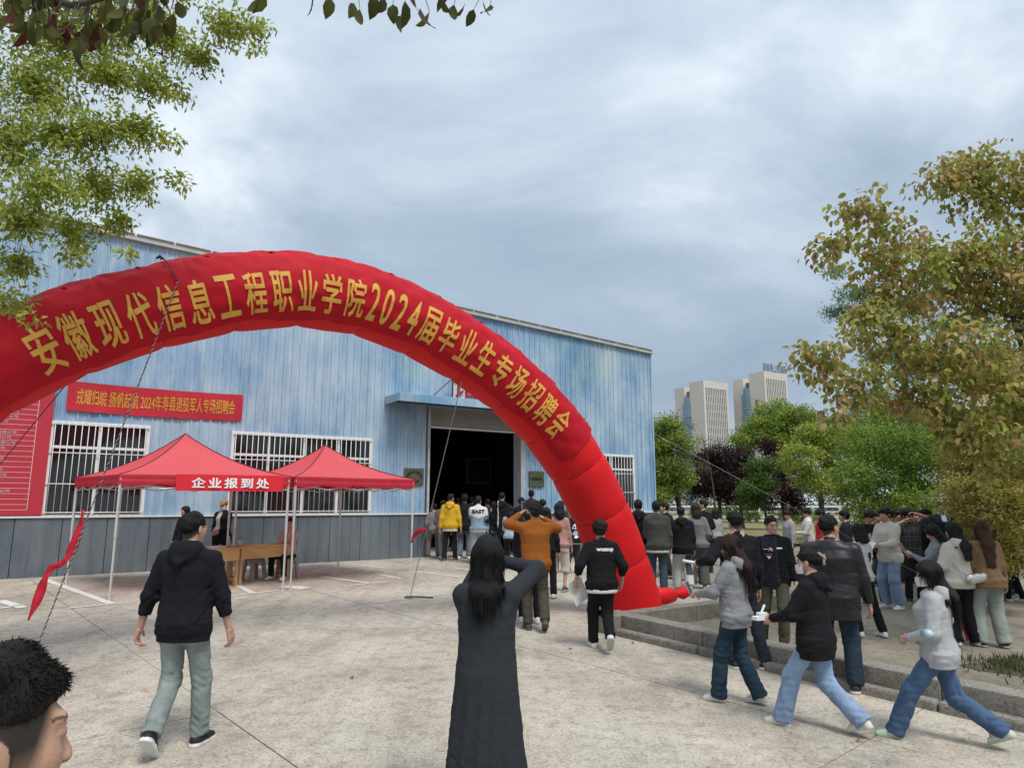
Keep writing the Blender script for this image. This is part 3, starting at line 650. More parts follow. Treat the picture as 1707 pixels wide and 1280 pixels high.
lA = l_of(288, 508); pA = arch_p(lA, R(14), .075, False); gA = G(20, 1185)
rA, _ = rope(pA, gA, .007, 'twisted black and white guy rope from the arch down to the lower left', M_rope, .03)
mb = MB(); mb.tube([arch_p(lA, R(a), .075 - .012 * (a > 60), False) for a in (82, 70, 58, 46, 34, 24, 14)], .007, 6); mb.build('upper_cord', M_blk, rA, True)
mb = MB(); pk_ = np.array(arch_p(lA, R(78), .07, False)); mb.tube([pk_ + (-.05, -.01, .0), pk_ + (0, -.02, .02), pk_ + (.05, -.01, -.01)], [.008, .022, .008], 6); mb.build('knot', M_blk, rA, True)
def on_rope(p, q, y_px):
    p, q = np.array(p), np.array(q)
    best = min(np.linspace(0, 1, 400), key=lambda t: abs(proj_y(p + (q - p) * t) - y_px)); return p + (q - p) * best
def proj_y(P):
    Y, Z = P[1], P[2] - CAM_H; w = Y * _c + Z * _s; v = -Y * _s + Z * _c; return 640 - FPX * v / w
k0 = on_rope(pA, gA, 852); dY = k0[1]
rp = [at_depth(x, y, dY - .02) for x, y in ((139, 850), (133, 880), (118, 920), (104, 938), (86, 946), (74, 968), (62, 1000), (47, 1033))]
ribbon(rp, [.03, .07, .09, .06, .06, .09, .08, .03], 'long red ribbon tied to the left guy rope')
pB = arch_p(l_of(782, 590), R(-75), .02, False); gB = G(683, 997)
rope(pB, gB, .007, 'thin grey guy rope pegged to the concrete beside the tents', M_ropew, .0, False)
k1 = on_rope(pB, gB, 882)
ribbon([k1, k1 + (-.1, -.02, -.02), k1 + (-.2, .0, -.1), k1 + (-.24, 0, -.22)], [.05, .09, .06, .03], 'short red ribbon tied to the thin guy rope near the hall')
peg = thing('rope_anchor', 'rusty iron anchor bar lying at the foot of the thin rope', 'anchor', tuple(gB)); mb = MB()
mb.tube([(-.1, 0, .02), (.05, .02, .03), (.2, .05, .02), (.42, .02, .012)], .014, 6); mb.build('bar', mk('rusty_iron', (.08, .05, .035), .9, .3, 30), peg, True)
mb = MB(); mb.tube([(.06 * math.cos(a), .05 * math.sin(a), .03 + .01 * math.sin(3 * a)) for a in np.linspace(0, 12, 40)], .012, 6); mb.build('coil', M_rope, peg, True)
pC = arch_p(l_of(880, 655), R(75), .04, False); gC = G(1760, 1075); 
rope(pC, gC, .003, 'long thin guy rope from the arch across to the lower right', M_ropew, .02, False)
k2 = on_rope(pC, gC, 988)
ribbon([k2 + (0, -.01, .02), k2 + (-.02, -.03, -.1), k2 + (.0, -.05, -.28), k2 + (.04, -.06, -.5), k2 + (.06, -.06, -.72)], [.08, .06, .07, .06, .06], 'long red ribbon hanging from the rope on the right')
pD = arch_p(l_of(70, 580), R(-120), .02, False); gD = np.array([-9.3, 6.3, gz(-9.3, 6.3)])
rope(pD, at_depth(-40, 822, 9.0), .006, 'thin black cord running down left past the notice board', M_blk, .0, False)

# ------------------------------------------------------------------ pop-up tents
M_tent = mk('tent_fabric', (.72, .10, .12), .7, .06, 2, bump=.15, bscale=5, trans=.28); M_val = mk('tent_valance', (.50, .02, .04), .6, .06, 2, trans=.12)
M_pole = mk('tent_pole', (.62, .62, .60), .35, .05, 8, metal=.4); M_seamd = mk('tent_seam', (.10, .01, .015), .8)
def tent(name, feet, eave, peak, val, label, seamed=True):
    FL, FR, BR, BL = [np.array(q) for q in feet]; cen = (FL + FR + BR + BL) / 4
    t = thing(name, label, 'tent', (cen[0], cen[1], gz(*cen)), 0, 'red pop-up tents'); z0 = gz(*cen)
    C = [np.array([q[0] - cen[0], q[1] - cen[1]]) for q in (FL, FR, BR, BL)]; e = eave - z0; pk = peak - z0
    n_ = 14; V = []; F = []
    for side in range(4):
        a, b = C[side] * 1.02, C[(side + 1) % 4] * 1.02; base = len(V)
        for i in range(n_ + 1):
            f = i / n_; h = e + (pk - e) * (.42 * f + .58 * f ** 2.2)
            for k in range(n_ + 1):
                g_ = k / n_; q = (a + (b - a) * g_) * (1 - f); sag = .10 * math.sin(math.pi * g_) * (1 - f) * math.sin(math.pi * min(1, f * 1.6)) if f < .625 else 0
                V.append((q[0], q[1], h - .06 * 4 * g_ * (1 - g_) * math.sin(math.pi * f) * .8 + .004 * math.sin(9 * g_ + 5 * f)))
        F += [(base + i * (n_ + 1) + k, base + i * (n_ + 1) + k + 1, base + (i + 1) * (n_ + 1) + k + 1, base + (i + 1) * (n_ + 1) + k) for i in range(n_) for k in range(n_)]
    cv = mobj('canopy', np_mesh('canopy', V, F, M_tent, True), t)
    for side in range(4):
        a = C[side] * 1.023; pts = [(*(a * (1 - f)), e + (pk - e) * (.42 * f + .58 * f ** 2.2) + .006) for f in np.linspace(0, 1, 15)]
        mb = MB(); mb.tube(pts, .008, 5); mb.build('ridge_seam', M_seamd, cv, True)
        a, b = C[side] * 1.021, C[(side + 1) % 4] * 1.021; V = []; m_ = 40; dr = (b - a) / np.linalg.norm(b - a); out = np.array([dr[1], -dr[0]])
        for k in range(m_ + 1):
            g_ = k / m_
            for j in range(7):
                q = a + (b - a) * g_ + out * (.006 * math.sin(k * .9) * j / 6 + .012 * math.sin(j * 1.9) * .6); V.append((q[0], q[1], e - val * j / 6 - (.018 * math.sin(k * .55) if j == 6 else 0)))
        mobj('valance', np_mesh('valance', V, [(k * 7 + j, k * 7 + j + 1, (k + 1) * 7 + j + 1, (k + 1) * 7 + j) for k in range(m_) for j in range(6)], M_val, True), t)
        for y_, zz_ in ((0, 0),):
            mb = MB(); pa, pb = C[side] * .985, C[(side + 1) % 4] * .985; nseg = 4; zz1 = [e - val + .05, e - val - .06]
            pl_ = [pa + (pb - pa) * k / nseg for k in range(nseg + 1)]
            for k in range(nseg):
                mb.tube([(*pl_[k], zz1[k % 2]), (*pl_[k + 1], zz1[(k + 1) % 2])], .011, 5); mb.tube([(*pl_[k], zz1[(k + 1) % 2] + .001), (*pl_[k + 1], zz1[k % 2] + .001)], .011, 5)
            mb.build('scissor_frame', M_pole, t)
    for q, w_ in zip(C, (FL, FR, BR, BL)):
        zf = gz(*w_) - z0; mb = MB(); mb.box(-.02, .02, -.02, .02, zf + 1.05, e - .02); l_ = mb.build('leg', M_pole, t, bevel=.004); l_.location = (q[0], q[1], 0)
        mb = MB(); mb.box(-.015, .015, -.015, .015, zf + .01, zf + 1.07); mb.build('lower_leg', M_pole, l_)
        mb = MB(); mb.box(-.045, .045, -.045, .045, zf, zf + .012); mb.build('foot_plate', M_pole, l_)
    return t, C, cen, e, z0
T1 = [(-6.90, 12.38), (-4.33, 13.62), (-6.13, 15.35), (-8.70, 14.05)]
T2 = [(-4.22, 13.72), (-2.18, 15.50), (-4.16, 17.14), (-6.05, 15.50)]
def z_at(x, y, P):
    return float(at_depth(x, y, P[1])[2])
e1 = z_at(208, 792, T1[0]); e1b = z_at(474, 793, T1[1]); v1 = e1 - z_at(208, 817, T1[0]); c1 = np.mean(T1, 0); pk1 = z_at(307, 723, c1)
e2 = z_at(684, 800, T2[1]); c2 = np.mean(T2, 0); pk2 = z_at(533, 742, c2)
print('tents', e1, e1b, v1, pk1, e2, pk2)
t1, TC1, tc1, te1, tz1 = tent('pop_up_tent', T1, (e1 + e1b) / 2, pk1, .19, 'red pop-up tent with the white lettered check-in sign on its front edge')
t2, TC2, tc2, te2, tz2 = tent('pop_up_tent', T2, (e2 + e1b) / 2, pk2, .19, 'plain red pop-up tent beside the hall entrance, right of the check-in tent')
# check-in sign on the front valance
a, b = np.array(T1[0]), np.array(T1[1]); dr = (b - a) / np.linalg.norm(b - a)
sg = thing('check_in_sign', 'red cloth sign with five white characters on the tent edge', 'sign', (*(a + (b - a) * .635 + np.array([dr[1], -dr[0]]) * .06), e1 - .115), math.atan2(dr[1], dr[0]))
ws_, hs_ = 1.86, .30
V = [(-ws_ / 2 + ws_ * i / 20, -.012 * math.sin(i * .7), z) for z in (-hs_ / 2, hs_ / 2) for i in range(21)]
mobj('cloth', np_mesh('cloth', V, [(i, i + 1, 22 + i, 21 + i) for i in range(20)], mk('sign_cloth', (.68, .012, .03), .6, .05, 2), True), sg)
V, F = fit_glyphs('企业报到处', 1.35, .195, .03, 1.35)
mobj('lettering', np_mesh('lettering', [(v[0], -.02 - v[2], v[1]) for v in V], F, mk('sign_white', (.8, .8, .8), .6)), sg)

# ------------------------------------------------------------------ check-in desks, stools and the things on them
M_pine = mk('pine_board', (.50, .29, .11), .55, .18, 3, bump=.1, bscale=12, stretch=(1, 1, 8)); M_pine2 = mk('pine_leg', (.42, .24, .10), .6, .2, 4)
def desk(px0, px1, y_foot, label):
    pa, pb = G(px0, y_foot[0]), G(px1, y_foot[1]); d_ = pb[:2] - pa[:2]; L = np.linalg.norm(d_); an = math.atan2(d_[1], d_[0])
    t = thing('wooden_desk', label, 'desk', (pa[0], pa[1], pa[2]), an, 'check-in desks'); D, Hh = .42, .76
    mb = MB(); mb.box(-.03, L + .03, -.02, D + .02, Hh - .03, Hh); mb.build('desktop', M_pine, t, bevel=.004)
    mb = MB(); mb.box(0, L, .0, .02, Hh - .25, Hh - .031); mb.build('apron', M_pine, t)
    mb = MB(); mb.box(0, L, D - .02, D, Hh - .2, Hh - .031); mb.build('apron', M_pine, t)
    for x in (0, L - .055):
        for y in (.022, D - .077):
            mb = MB(); mb.box(x, x + .055, y, y + .055, 0, Hh - .031); mb.build('leg', M_pine2, t, bevel=.003)
        mb = MB(); mb.box(x + .015, x + .04, .078, D - .078, .12, .17); mb.build('stretcher', M_pine2, t)
    return t, an, L, pa
dk1, da1, dl1, dp1 = desk(320, 396, (985, 977), 'left wooden check-in desk, half hidden by the man in the dark hoodie')
dk2, da2, dl2, dp2 = desk(399, 482, (976, 966), 'right wooden check-in desk beside the seated woman')
def stool(loc, an, label, h=.44):
    M_st = mk('mauve_plastic', (.30, .25, .25), .5, .05, 4); t = thing('plastic_stool', label, 'stool', tuple(loc), an)
    mb = MB(); mb.box(-.145, .145, -.145, .145, h - .03, h); mb.build('seat', M_st, t, bevel=.012)
    for sx_ in (-1, 1):
        for sy_ in (-1, 1):
            a = np.array([sx_ * .12, sy_ * .12]); b = a * 1.4; mb = MB(); w = .032
            mb.add([(p[0] + x * w, p[1] + y * w, z) for p, z in ((b, 0), (a, h - .031)) for x, y in ((-1, -1), (1, -1), (1, 1), (-1, 1))], [(3, 2, 1, 0), (4, 5, 6, 7)] + [(k, (k + 1) % 4, 4 + (k + 1) % 4, 4 + k) for k in range(4)]); mb.build('leg', M_st, t)
    mb = MB()
    for k in range(4):
        th = k * math.pi / 2; c_, s_ = math.cos(th), math.sin(th); q = [(.13 * c_ - y * s_, .13 * s_ + y * c_, z) for y, z in ((-.1, h - .1), (.1, h - .1), (.1, h - .031), (-.1, h - .031))]; mb.quad(*q)
    mb.build('skirt', M_st, t)
    return t
stp = G(418, 968); stool(stp + np.array([.0, .15, .01]), da2, 'grey plastic stool under the right check-in desk')
sw_p = G(470, 966); SEAT_P = np.array([sw_p[0] + .02, sw_p[1] + .28]); stool((SEAT_P[0], SEAT_P[1], gz(*SEAT_P)), .7, 'grey plastic stool the woman in pale pink sits on', .43)
def on_desk(dp, an, x, y): 
    return np.array([dp[0] + math.cos(an) * x - math.sin(an) * y, dp[1] + math.sin(an) * x + math.cos(an) * y, dp[2] + .761])
q = on_desk(dp1, da1, dl1 - .14, .2)
bt = thing('water_bottle', 'clear plastic water bottle on the left desk', 'bottle', tuple(q)); M_pet = mk('clear_plastic', (.55, .6, .62), .1, .02, 3, spec=.8, trans=.5)
mb = MB(); mb.tube([(0, 0, z) for z in (0, .01, .12, .15, .175, .18, .195)], [.026, .031, .031, .028, .014, .013, .013], 14); mb.build('body', M_pet, bt, True)
mb = MB(); mb.tube([(0, 0, .196), (0, 0, .214)], .016, 12); mb.build('cap', M_bwhite, bt, True)
mb = MB(); mb.tube([(0, 0, .05), (0, 0, .10)], .0318, 14, False); mb.build('wrapper', mk('bottle_wrap', (.35, .45, .6), .5), bt, True)
q = on_desk(dp2, da2, .1, .22); bq = thing('flower_bouquet', 'small bouquet of yellow flowers standing on the right desk', 'flowers', tuple(q))
mb = MB(); mb.tube([(0, 0, 0), (0, 0, .05), (0, 0, .1)], [.05, .045, .06], 12); mb.build('wrap', mk('paper_wrap', (.55, .5, .42), .8), bq, True)
M_pet_y = mk('yellow_petal', (.62, .42, .10), .7, .3, 40)
fr_ = np.random.default_rng(4)
for k in range(12):
    c_ = np.array([fr_.normal(0, .045), fr_.normal(0, .035), .12 + fr_.uniform(0, .07)]); mb = MB()
    for j in range(6):
        a = j * 1.047 + fr_.random(); d_ = np.array([math.cos(a), math.sin(a), .5]) * .028; n2 = np.array([-math.sin(a), math.cos(a), 0]) * .013
        mb.quad(c_, c_ + d_ * .6 + n2, c_ + d_, c_ + d_ * .6 - n2)
    mb.build('flower', M_pet_y, bq)
q = on_desk(dp1, da1, dl1 - .42, .16); M_paper = mk('white_paper', (.72, .72, .72), .8, .03, 3)
pp = thing('paper_stack', 'stack of white papers on the left desk', 'papers', tuple(q), da1 + .15)
for k in range(4):
    mb = MB(); mb.box(-.15 + .01 * k, .15 + .008 * k, -.1, .1 + .01 * k, .002 + k * .009, .009 + k * .009); mb.build('sheet_bundle', M_paper, pp)
# ------------------------------------------------------------------ trees
M_bark = mk('bark', (.075, .06, .05), .95, .25, 12, bump=.6, bscale=25, stretch=(1, 1, .3)); M_lime = mk('limewash', (.6, .6, .57), .9, .15, 8)
def leaf_mat(name, tr, rough=.55): return mk(name, (1, 1, 1), rough, .08, 3, attr=True, trans=tr, spec=.25)
M_leaf = leaf_mat('leaf', .45)
def leaf_arrays(P, D, Nn, L, Wd, fold=.25, fine=False):
    """P base points, D directions, Nn face normals, L lengths, Wd widths -> vertices and quads (folded along the midrib)"""
    S = np.cross(D, Nn); S /= np.linalg.norm(S, axis=1, keepdims=True) + 1e-9; Nn = np.cross(S, D); L = L[:, None]; Wd = Wd[:, None]
    if not fine:
        V = np.stack([P, P + D * L * .45 + S * Wd / 2 + Nn * Wd * fold, P + D * L, P + D * L * .45 - S * Wd / 2 + Nn * Wd * fold], 1)
        return V.reshape(-1, 3), np.arange(len(P) * 4).reshape(-1, 4)
    rows = [(0, .0, 0), (.25, .85, .02), (.55, 1.0, .0), (.8, .62, -.06), (1.0, .0, -.16)]
    vs = []
    for f, w, dr in rows:
        c_ = P + D * L * f + Nn * L * dr
        vs += [c_ + S * Wd / 2 * w + Nn * Wd * fold * w, c_, c_ - S * Wd / 2 * w + Nn * Wd * fold * w]
    V = np.stack(vs, 1); n_ = V.shape[1]; q = []
    for r_ in range(len(rows) - 1):
        for k in (0, 1): q.append((r_ * 3 + k, r_ * 3 + k + 1, (r_ + 1) * 3 + k + 1, (r_ + 1) * 3 + k))
    q = np.array(q); F = (np.arange(len(P))[:, None, None] * n_ + q[None]).reshape(-1, 4)
    return V.reshape(-1, 3), F
def unit(v): return v / (np.linalg.norm(v, axis=-1, keepdims=True) + 1e-9)
def skeleton(base, top, attr, r0, r, mat_name='trunk', seg=7):
    """tapered trunk from base to top with curved limbs reaching each attractor"""
    mb = MB(); nodes = []; n_ = 9; bend = r.normal(0, .05, 3) * np.linalg.norm(top - base); bend[2] = 0
    pts = [base + (top - base) * i / n_ + bend * math.sin(math.pi * i / n_) for i in range(n_ + 1)]; rad = [r0 * (1 - .72 * i / n_) for i in range(n_ + 1)]
    rad[0] *= 1.3; mb.tube(pts, rad, seg); nodes = [(p, q) for p, q in zip(pts[3:], rad[3:])]
    order = np.argsort(np.linalg.norm(attr - top, axis=1))
    for i in order:
        a = attr[i]; NP_ = np.array([n[0] for n in nodes]); d = np.linalg.norm(NP_ - a, axis=1) + .9 * np.maximum(0, NP_[:, 2] - a[2] + .1); j = int(np.argmin(d)); p, rr = nodes[j]; dist = np.linalg.norm(a - p)
        if dist < 1e-3: continue
        m = max(3, int(dist / .35)); mid = (p + a) / 2 + np.array([r.normal(0, .07), r.normal(0, .07), -.06 * dist + r.normal(0, .05)]) * dist * .8
        rb = min(rr * .72, max(.009, r0 * .5)); q = [(1 - t) ** 2 * p + 2 * t * (1 - t) * mid + t * t * a for t in np.linspace(0, 1, m)]; rd = [rb * (1 - .7 * t) for t in np.linspace(0, 1, m)]
        mb.tube(q, rd, 5, False); nodes += list(zip(q[1:], rd[1:]))
    return mb
def foliage(cl, rc, per, L, cols, r, droop=.2, wid=.5, fold=.25, fine=False, shade=None):
    n_ = len(cl) * per; C = np.repeat(cl, per, 0); off = r.normal(0, 1, (n_, 3)); off = unit(off) * (r.random((n_, 1)) ** .5) * rc; off[:, 2] *= .7
    P = C + off; D = unit(off * .6 / rc + r.normal(0, .6, (n_, 3)) + np.array([0, 0, -droop])); Nn = unit(r.normal(0, .5, (n_, 3)) + np.array([0, 0, 1.0]))
    LL = L * r.uniform(.65, 1.25, n_); V, F = leaf_arrays(P, D, Nn, LL, LL * wid, fold, fine)
    cc = np.array(cols); pick = r.integers(0, len(cc), len(cl)); pc_ = np.where(r.random(n_) < .7, np.repeat(pick, per), r.integers(0, len(cc), n_)); k = len(V) // n_
    col = cc[pc_] * r.uniform(.75, 1.25, (n_, 1)) * np.repeat(r.uniform(.8, 1.2, (len(cl), 1)), per, 0)
    return V, F, np.repeat(col, k, 0), P, D, Nn, LL
def px_lobes(lobes, seed, spread=.0):
    r = np.random.default_rng(seed); out = []
    for x, y, rp, Y in lobes:
        Yd = Y + r.normal(0, spread); c_ = at_depth(x, y, Yd); out.append((c_, rp * Yd / FPX))
    return out
DK = 3.2
def clusters(lobes, dens, r, flat=.85, shell=.55):
    out = []
    for c_, rad in lobes:
        n_ = max(3, int(dens * DK * rad ** 2)); u = unit(r.normal(0, 1, (n_, 3))); f = shell + (1 - shell) * r.random((n_, 1)); p = c_ + u * rad * f * np.array([1, 1, flat]); out.append(p)
    return np.concatenate(out)
def tree(name, label, base, lobes, seed, leafL, cols, dens, per, rc, r0=.12, cat='tree', lime=0, droop=.2, wid=.5, flat=.85, shell=.5, group='trees beyond the yard', nattr=26, fine=False, top=None, mat=None, singles=0):
    r = np.random.default_rng(seed); base = np.array([base[0], base[1], gz(base[0], base[1]) - .05]) if len(base) == 2 else np.array(base)
    cl = clusters(lobes, dens, r, flat, shell); lc = np.array([c_ for c_, _ in lobes])
    if top is None:
        top = lc.mean(0) * np.array([.5, .5, 1]) + np.array([base[0], base[1], 0]) * np.array([.5, .5, 0]); top[2] = lc[:, 2].mean() + .1 * (lc[:, 2].max() - lc[:, 2].mean())
    t = thing(name, label, cat, tuple(base), 0, group); o = -base
    att = np.concatenate([lc, cl[r.permutation(len(cl))[:nattr]]]); mb = skeleton(base, np.array(top), att, r0, r)
    me = np_mesh('trunk', np.array(mb.V) + o, mb.F, M_bark, True); mobj('trunk', me, t)
    if lime:
        m2 = MB(); m2.tube([(0, 0, .0), (0, 0, lime)], [r0 * 1.34, r0 * 1.22], 9, False); m2.build('limewash_band', M_lime, t, True)
    V, F, col, P, D, Nn, LL = foliage(cl, rc, per, leafL, cols, r, droop, wid, .25, fine)
    if singles:                                        # the leaves that show largest are pieces of their own
        w_ = P[:, 1] * _c + (P[:, 2] - CAM_H) * _s; px = 853.5 + FPX * P[:, 0] / w_; py = 640 - FPX * (-P[:, 1] * _s + (P[:, 2] - CAM_H) * _c) / w_
        ok = (px > 10) & (px < 1690) & (py > 10) & (w_ > .5); score = np.where(ok, LL / w_, 0); pick = np.argsort(-score)[:singles]
        k = len(V) // len(P); kf = len(F) // len(P); keep = np.ones(len(P), bool); keep[pick] = False
        V1, F1 = leaf_arrays(np.zeros((1, 3)), np.array([[0, 0, -1.]]), np.array([[0, -1., 0]]), np.array([1.0]), np.array([wid]), .2, True)
        protos = [np_mesh('leaf', V1, F1, mk('leaf_piece_%s_%d' % (name, i), c_, 5e-1, .1, 20, trans=.45, spec=.25), True) for i, c_ in enumerate(cols)]
        for i in pick:
            lf = bpy.data.objects.new('leaf', protos[int(r.integers(0, len(protos)))]); link(lf, t); d = Vector(D[i]); nn = Vector(Nn[i]); sx_ = d.cross(nn).normalized(); nn = sx_.cross(d).normalized()
            m3 = Matrix((( -sx_.x, -nn.x, -d.x), (-sx_.y, -nn.y, -d.y), (-sx_.z, -nn.z, -d.z))); lf.matrix_local = Matrix.Translation(Vector(P[i] + o)) @ m3.to_4x4() @ Matrix.Scale(LL[i], 4)
        kv = np.repeat(keep, k); idx = np.cumsum(kv) - 1; F = idx[F[np.repeat(keep, kf)]]; V = V[kv]; col = col[kv]
    cr = mobj('crown', np_mesh('crown', V + o, F, mat or M_leaf, fine, col), t); cr['kind'] = 'stuff'
    return t
GREEN1 = [(.30, .38, .06), (.36, .42, .075), (.23, .31, .05), (.42, .46, .11)]
GREEN2 = [(.15, .25, .05), (.20, .29, .055), (.12, .20, .045), (.26, .33, .07)]
OLIVE = [(.42, .37, .10), (.36, .36, .09), (.48, .35, .13), (.32, .34, .08), (.44, .28, .13)]
# big tree with bronze leaves on the right
RL = [(1650, 300, 95, 10), (1575, 300, 50, 9.6), (1440, 355, 52, 9), (1392, 415, 42, 8.8), (1495, 430, 85, 9.2), (1600, 450, 105, 9.8), (1690, 470, 120, 10), (1445, 540, 62, 8.8), (1368, 605, 45, 8.4), (1345, 590, 26, 8.2), (1420, 640, 55, 8.6),
      (1530, 590, 90, 9), (1630, 610, 105, 9), (1705, 650, 90, 9.2), (1400, 690, 30, 8.4), (1560, 680, 50, 8.8), (1650, 720, 50, 8.6), (1750, 330, 110, 10), (1800, 520, 140, 9.6), (1790, 680, 110, 9), (1600, 730, 40, 8.8), (1690, 760, 60, 8.8), (1500, 660, 40, 8.8), (1480, 500, 60, 9.4)]
tree('bronze_leaved_tree', 'large tree with bronze and olive leaves overhanging the crowd on the right', (8.6, 10.2), px_lobes(RL, 1, .25), 21, .098, OLIVE * 4 + [(.30, .30, .07), (.26, .28, .07), (.24, .27, .06), (.22, .24, .06), (.28, .25, .07), (.24, .30, .07), (.20, .26, .06), (.34, .28, .09), (.34, .40, .09), (.30, .36, .08)], 46, 13, .20, .17, droop=.75, wid=.62, shell=.25, group=None, nattr=90, fine=True, singles=300)
# yellow-green tree behind the crowd at the right edge
tree('golden_privet_tree', 'bushy yellow-green tree at the right edge behind the crowd', (8.9, 13.2), px_lobes([(1655, 770, 80, 12.6), (1610, 750, 40, 12.6), (1612, 830, 45, 12.2), (1690, 850, 70, 12), (1720, 760, 90, 12.6), (1640, 880, 40, 12), (1700, 920, 50, 11.8), (1780, 860, 90, 12.4), (1660, 710, 60, 13), (1600, 800, 36, 12.8), (1640, 800, 50, 12.2), (1600, 705, 36, 13), (1700, 700, 60, 12.6), (1690, 800, 60, 11.9)], 2, .2), 22, .06,
     [(.46, .41, .11), (.40, .37, .09), (.54, .45, .16), (.31, .31, .075)], 150, 26, .16, .07, shell=.5, nattr=40)
# trees behind the crowd
tree('leafy_green_tree', 'dense mid-green broadleaf tree right behind the crowd', (9.6, 17.6), px_lobes([(1450, 745, 55, 17), (1520, 740, 65, 17.2), (1480, 810, 55, 16.6), (1560, 800, 55, 16.6), (1425, 800, 40, 16.6), (1590, 750, 50, 17.2), (1530, 850, 45, 16.4), (1440, 850, 36, 16.4)], 3, .3), 23, .085, GREEN2 + [(.26, .36, .06), (.22, .33, .06)], 60, 30, .24, .09, nattr=30)
tree('tall_cedar', 'tall dark cedar with layered branches behind the bronze-leaved tree', (12.2, 21), px_lobes([(1430, 490, 38, 20), (1400, 520, 30, 20), (1520, 510, 50, 20.5), (1600, 540, 60, 21), (1470, 590, 48, 20), (1560, 610, 70, 20.5), (1640, 640, 60, 21), (1450, 660, 30, 20), (1400, 700, 18, 19.6), (1500, 690, 22, 19.8), (1560, 700, 28, 20), (1620, 720, 30, 20.4), (1690, 600, 80, 21), (1390, 455, 22, 20)], 4, .5), 24, .10, [(.09, .16, .05), (.12, .20, .05), (.17, .26, .05), (.07, .12, .05)], 34, 34, .30, .14, wid=.28, flat=.35, shell=.2, droop=.1, nattr=50)
tree('camphor_tree', 'bright yellow-green camphor tree between the two rows of heads and the towers', (12.6, 28), px_lobes([(1372, 725, 36, 28), (1335, 765, 34, 27.6), (1400, 755, 45, 28), (1355, 800, 32, 27.4), (1410, 800, 36, 27.6), (1440, 740, 30, 28.4), (1345, 730, 24, 27.8)], 5, .3), 25, .12, GREEN1, 30, 46, .34, .14, lime=1.0)
tree('camphor_tree', 'round green camphor tree in front of the right tower', (19.3, 50), px_lobes([(1290, 700, 38, 50), (1265, 720, 32, 49), (1325, 705, 36, 50), (1300, 735, 34, 49), (1240, 735, 22, 49), (1340, 735, 26, 50)], 6, .5), 26, .2, GREEN2 + GREEN1[:2], 12, 52, .6, .22, lime=1.1)
tree('camphor_tree', 'green camphor tree beside the corner of the blue hall', (8.2, 33.5), px_lobes([(1105, 710, 24, 33), (1095, 745, 30, 33), (1125, 745, 32, 32.6), (1100, 790, 34, 32.6), (1130, 795, 32, 32.4), (1098, 835, 26, 32.4), (1120, 720, 22, 33), (1070, 760, 36, 34)], 7, .3), 27, .14, GREEN1 + GREEN2, 26, 44, .4, .16)
tree('small_maple', 'small light-green tree with a limewashed trunk among the plum trees', (10.9, 30), px_lobes([(1262, 780, 20, 30), (1285, 775, 18, 30), (1250, 815, 20, 29.6), (1240, 835, 16, 29.6), (1278, 805, 20, 29.8), (1265, 840, 14, 29.6)], 8, .2), 28, .12, [(.09, .16, .03), (.12, .19, .04), (.07, .13, .03)], 34, 40, .3, .08, lime=.9)
tree('camphor_tree', 'broad fresh-green camphor tree filling the gap behind the bright yellow-green one', (20.5, 42), px_lobes([(1450, 705, 42, 42), (1490, 690, 45, 42.5), (1418, 730, 32, 41.6), (1530, 715, 42, 42.4), (1470, 745, 40, 41.4), (1560, 740, 38, 42)], 12, .5), 33, .17, GREEN1[:3] + GREEN2, 14, 50, .5, .2, lime=1.0)
PLUM = [(.030, .012, .018), (.045, .016, .022), (.022, .012, .016), (.055, .022, .024)]
for i, (lobes, base, lab) in enumerate([
    ([(1175, 765, 24, 39), (1200, 760, 26, 39), (1170, 805, 28, 38.6), (1200, 805, 30, 38.6), (1150, 800, 18, 38.6)], (11.3, 39), 'dark purple plum tree nearest the green camphor by the hall'),
    ([(1235, 762, 22, 40), (1225, 790, 28, 39.6), (1250, 800, 26, 39.6), (1215, 825, 20, 39.2)], (13.0, 40), 'dark purple plum tree in the middle, behind the small light-green tree'),
    ([(1300, 780, 24, 38), (1285, 745, 18, 38.6), (1310, 815, 26, 37.6), (1330, 840, 18, 37.4), (1275, 835, 18, 37.8)], (14.8, 38), 'dark purple plum tree behind the bright yellow-green camphor')]):
    tree('plum_tree', lab, base, px_lobes(lobes, 30 + i, .3), 40 + i, .13, PLUM, 26, 46, .42, .14, group='purple plum trees', lime=0)
tree('thin_tree', 'thin sparsely leaved tree in front of the left tower', (8.9, 31), px_lobes([(1128, 692, 14, 31), (1150, 710, 18, 31), (1165, 735, 18, 30.8), (1150, 755, 22, 30.8), (1185, 745, 16, 30.6), (1170, 775, 20, 30.6)], 9, .2), 29, .09, [(.12, .14, .06), (.15, .15, .08), (.09, .12, .05)], 14, 14, .3, .06, shell=.1, nattr=50)
for i, (x, Yd, h) in enumerate([(1180, 56, 1.3), (1330, 50, 1.2), (1240, 55, 1.1), (1500, 30, 1.1), (1560, 28, 1.2)]):
    q = at_depth(x, 840, Yd); b = (q[0], q[1]); zb_ = gz(*b); lb = [(np.array([b[0] + dx, b[1], zb_ + h * .5]), h * .55) for dx in (-.9, 0, .8)]
    tree('hedge_shrub', ['rounded clipped shrub by the white fence below the left tower', 'rounded clipped shrub by the white fence below the right tower', 'small clipped shrub between the limewashed trunks', 'low shrub behind the heads under the leafy green tree', 'low shrub behind the heads at the foot of the yellow-green tree'][i], b, lb, 60 + i, .11, GREEN2 + [(.10, .10, .04)], 34, 30, .22, .04, cat='shrub', group='clipped shrubs', nattr=8)
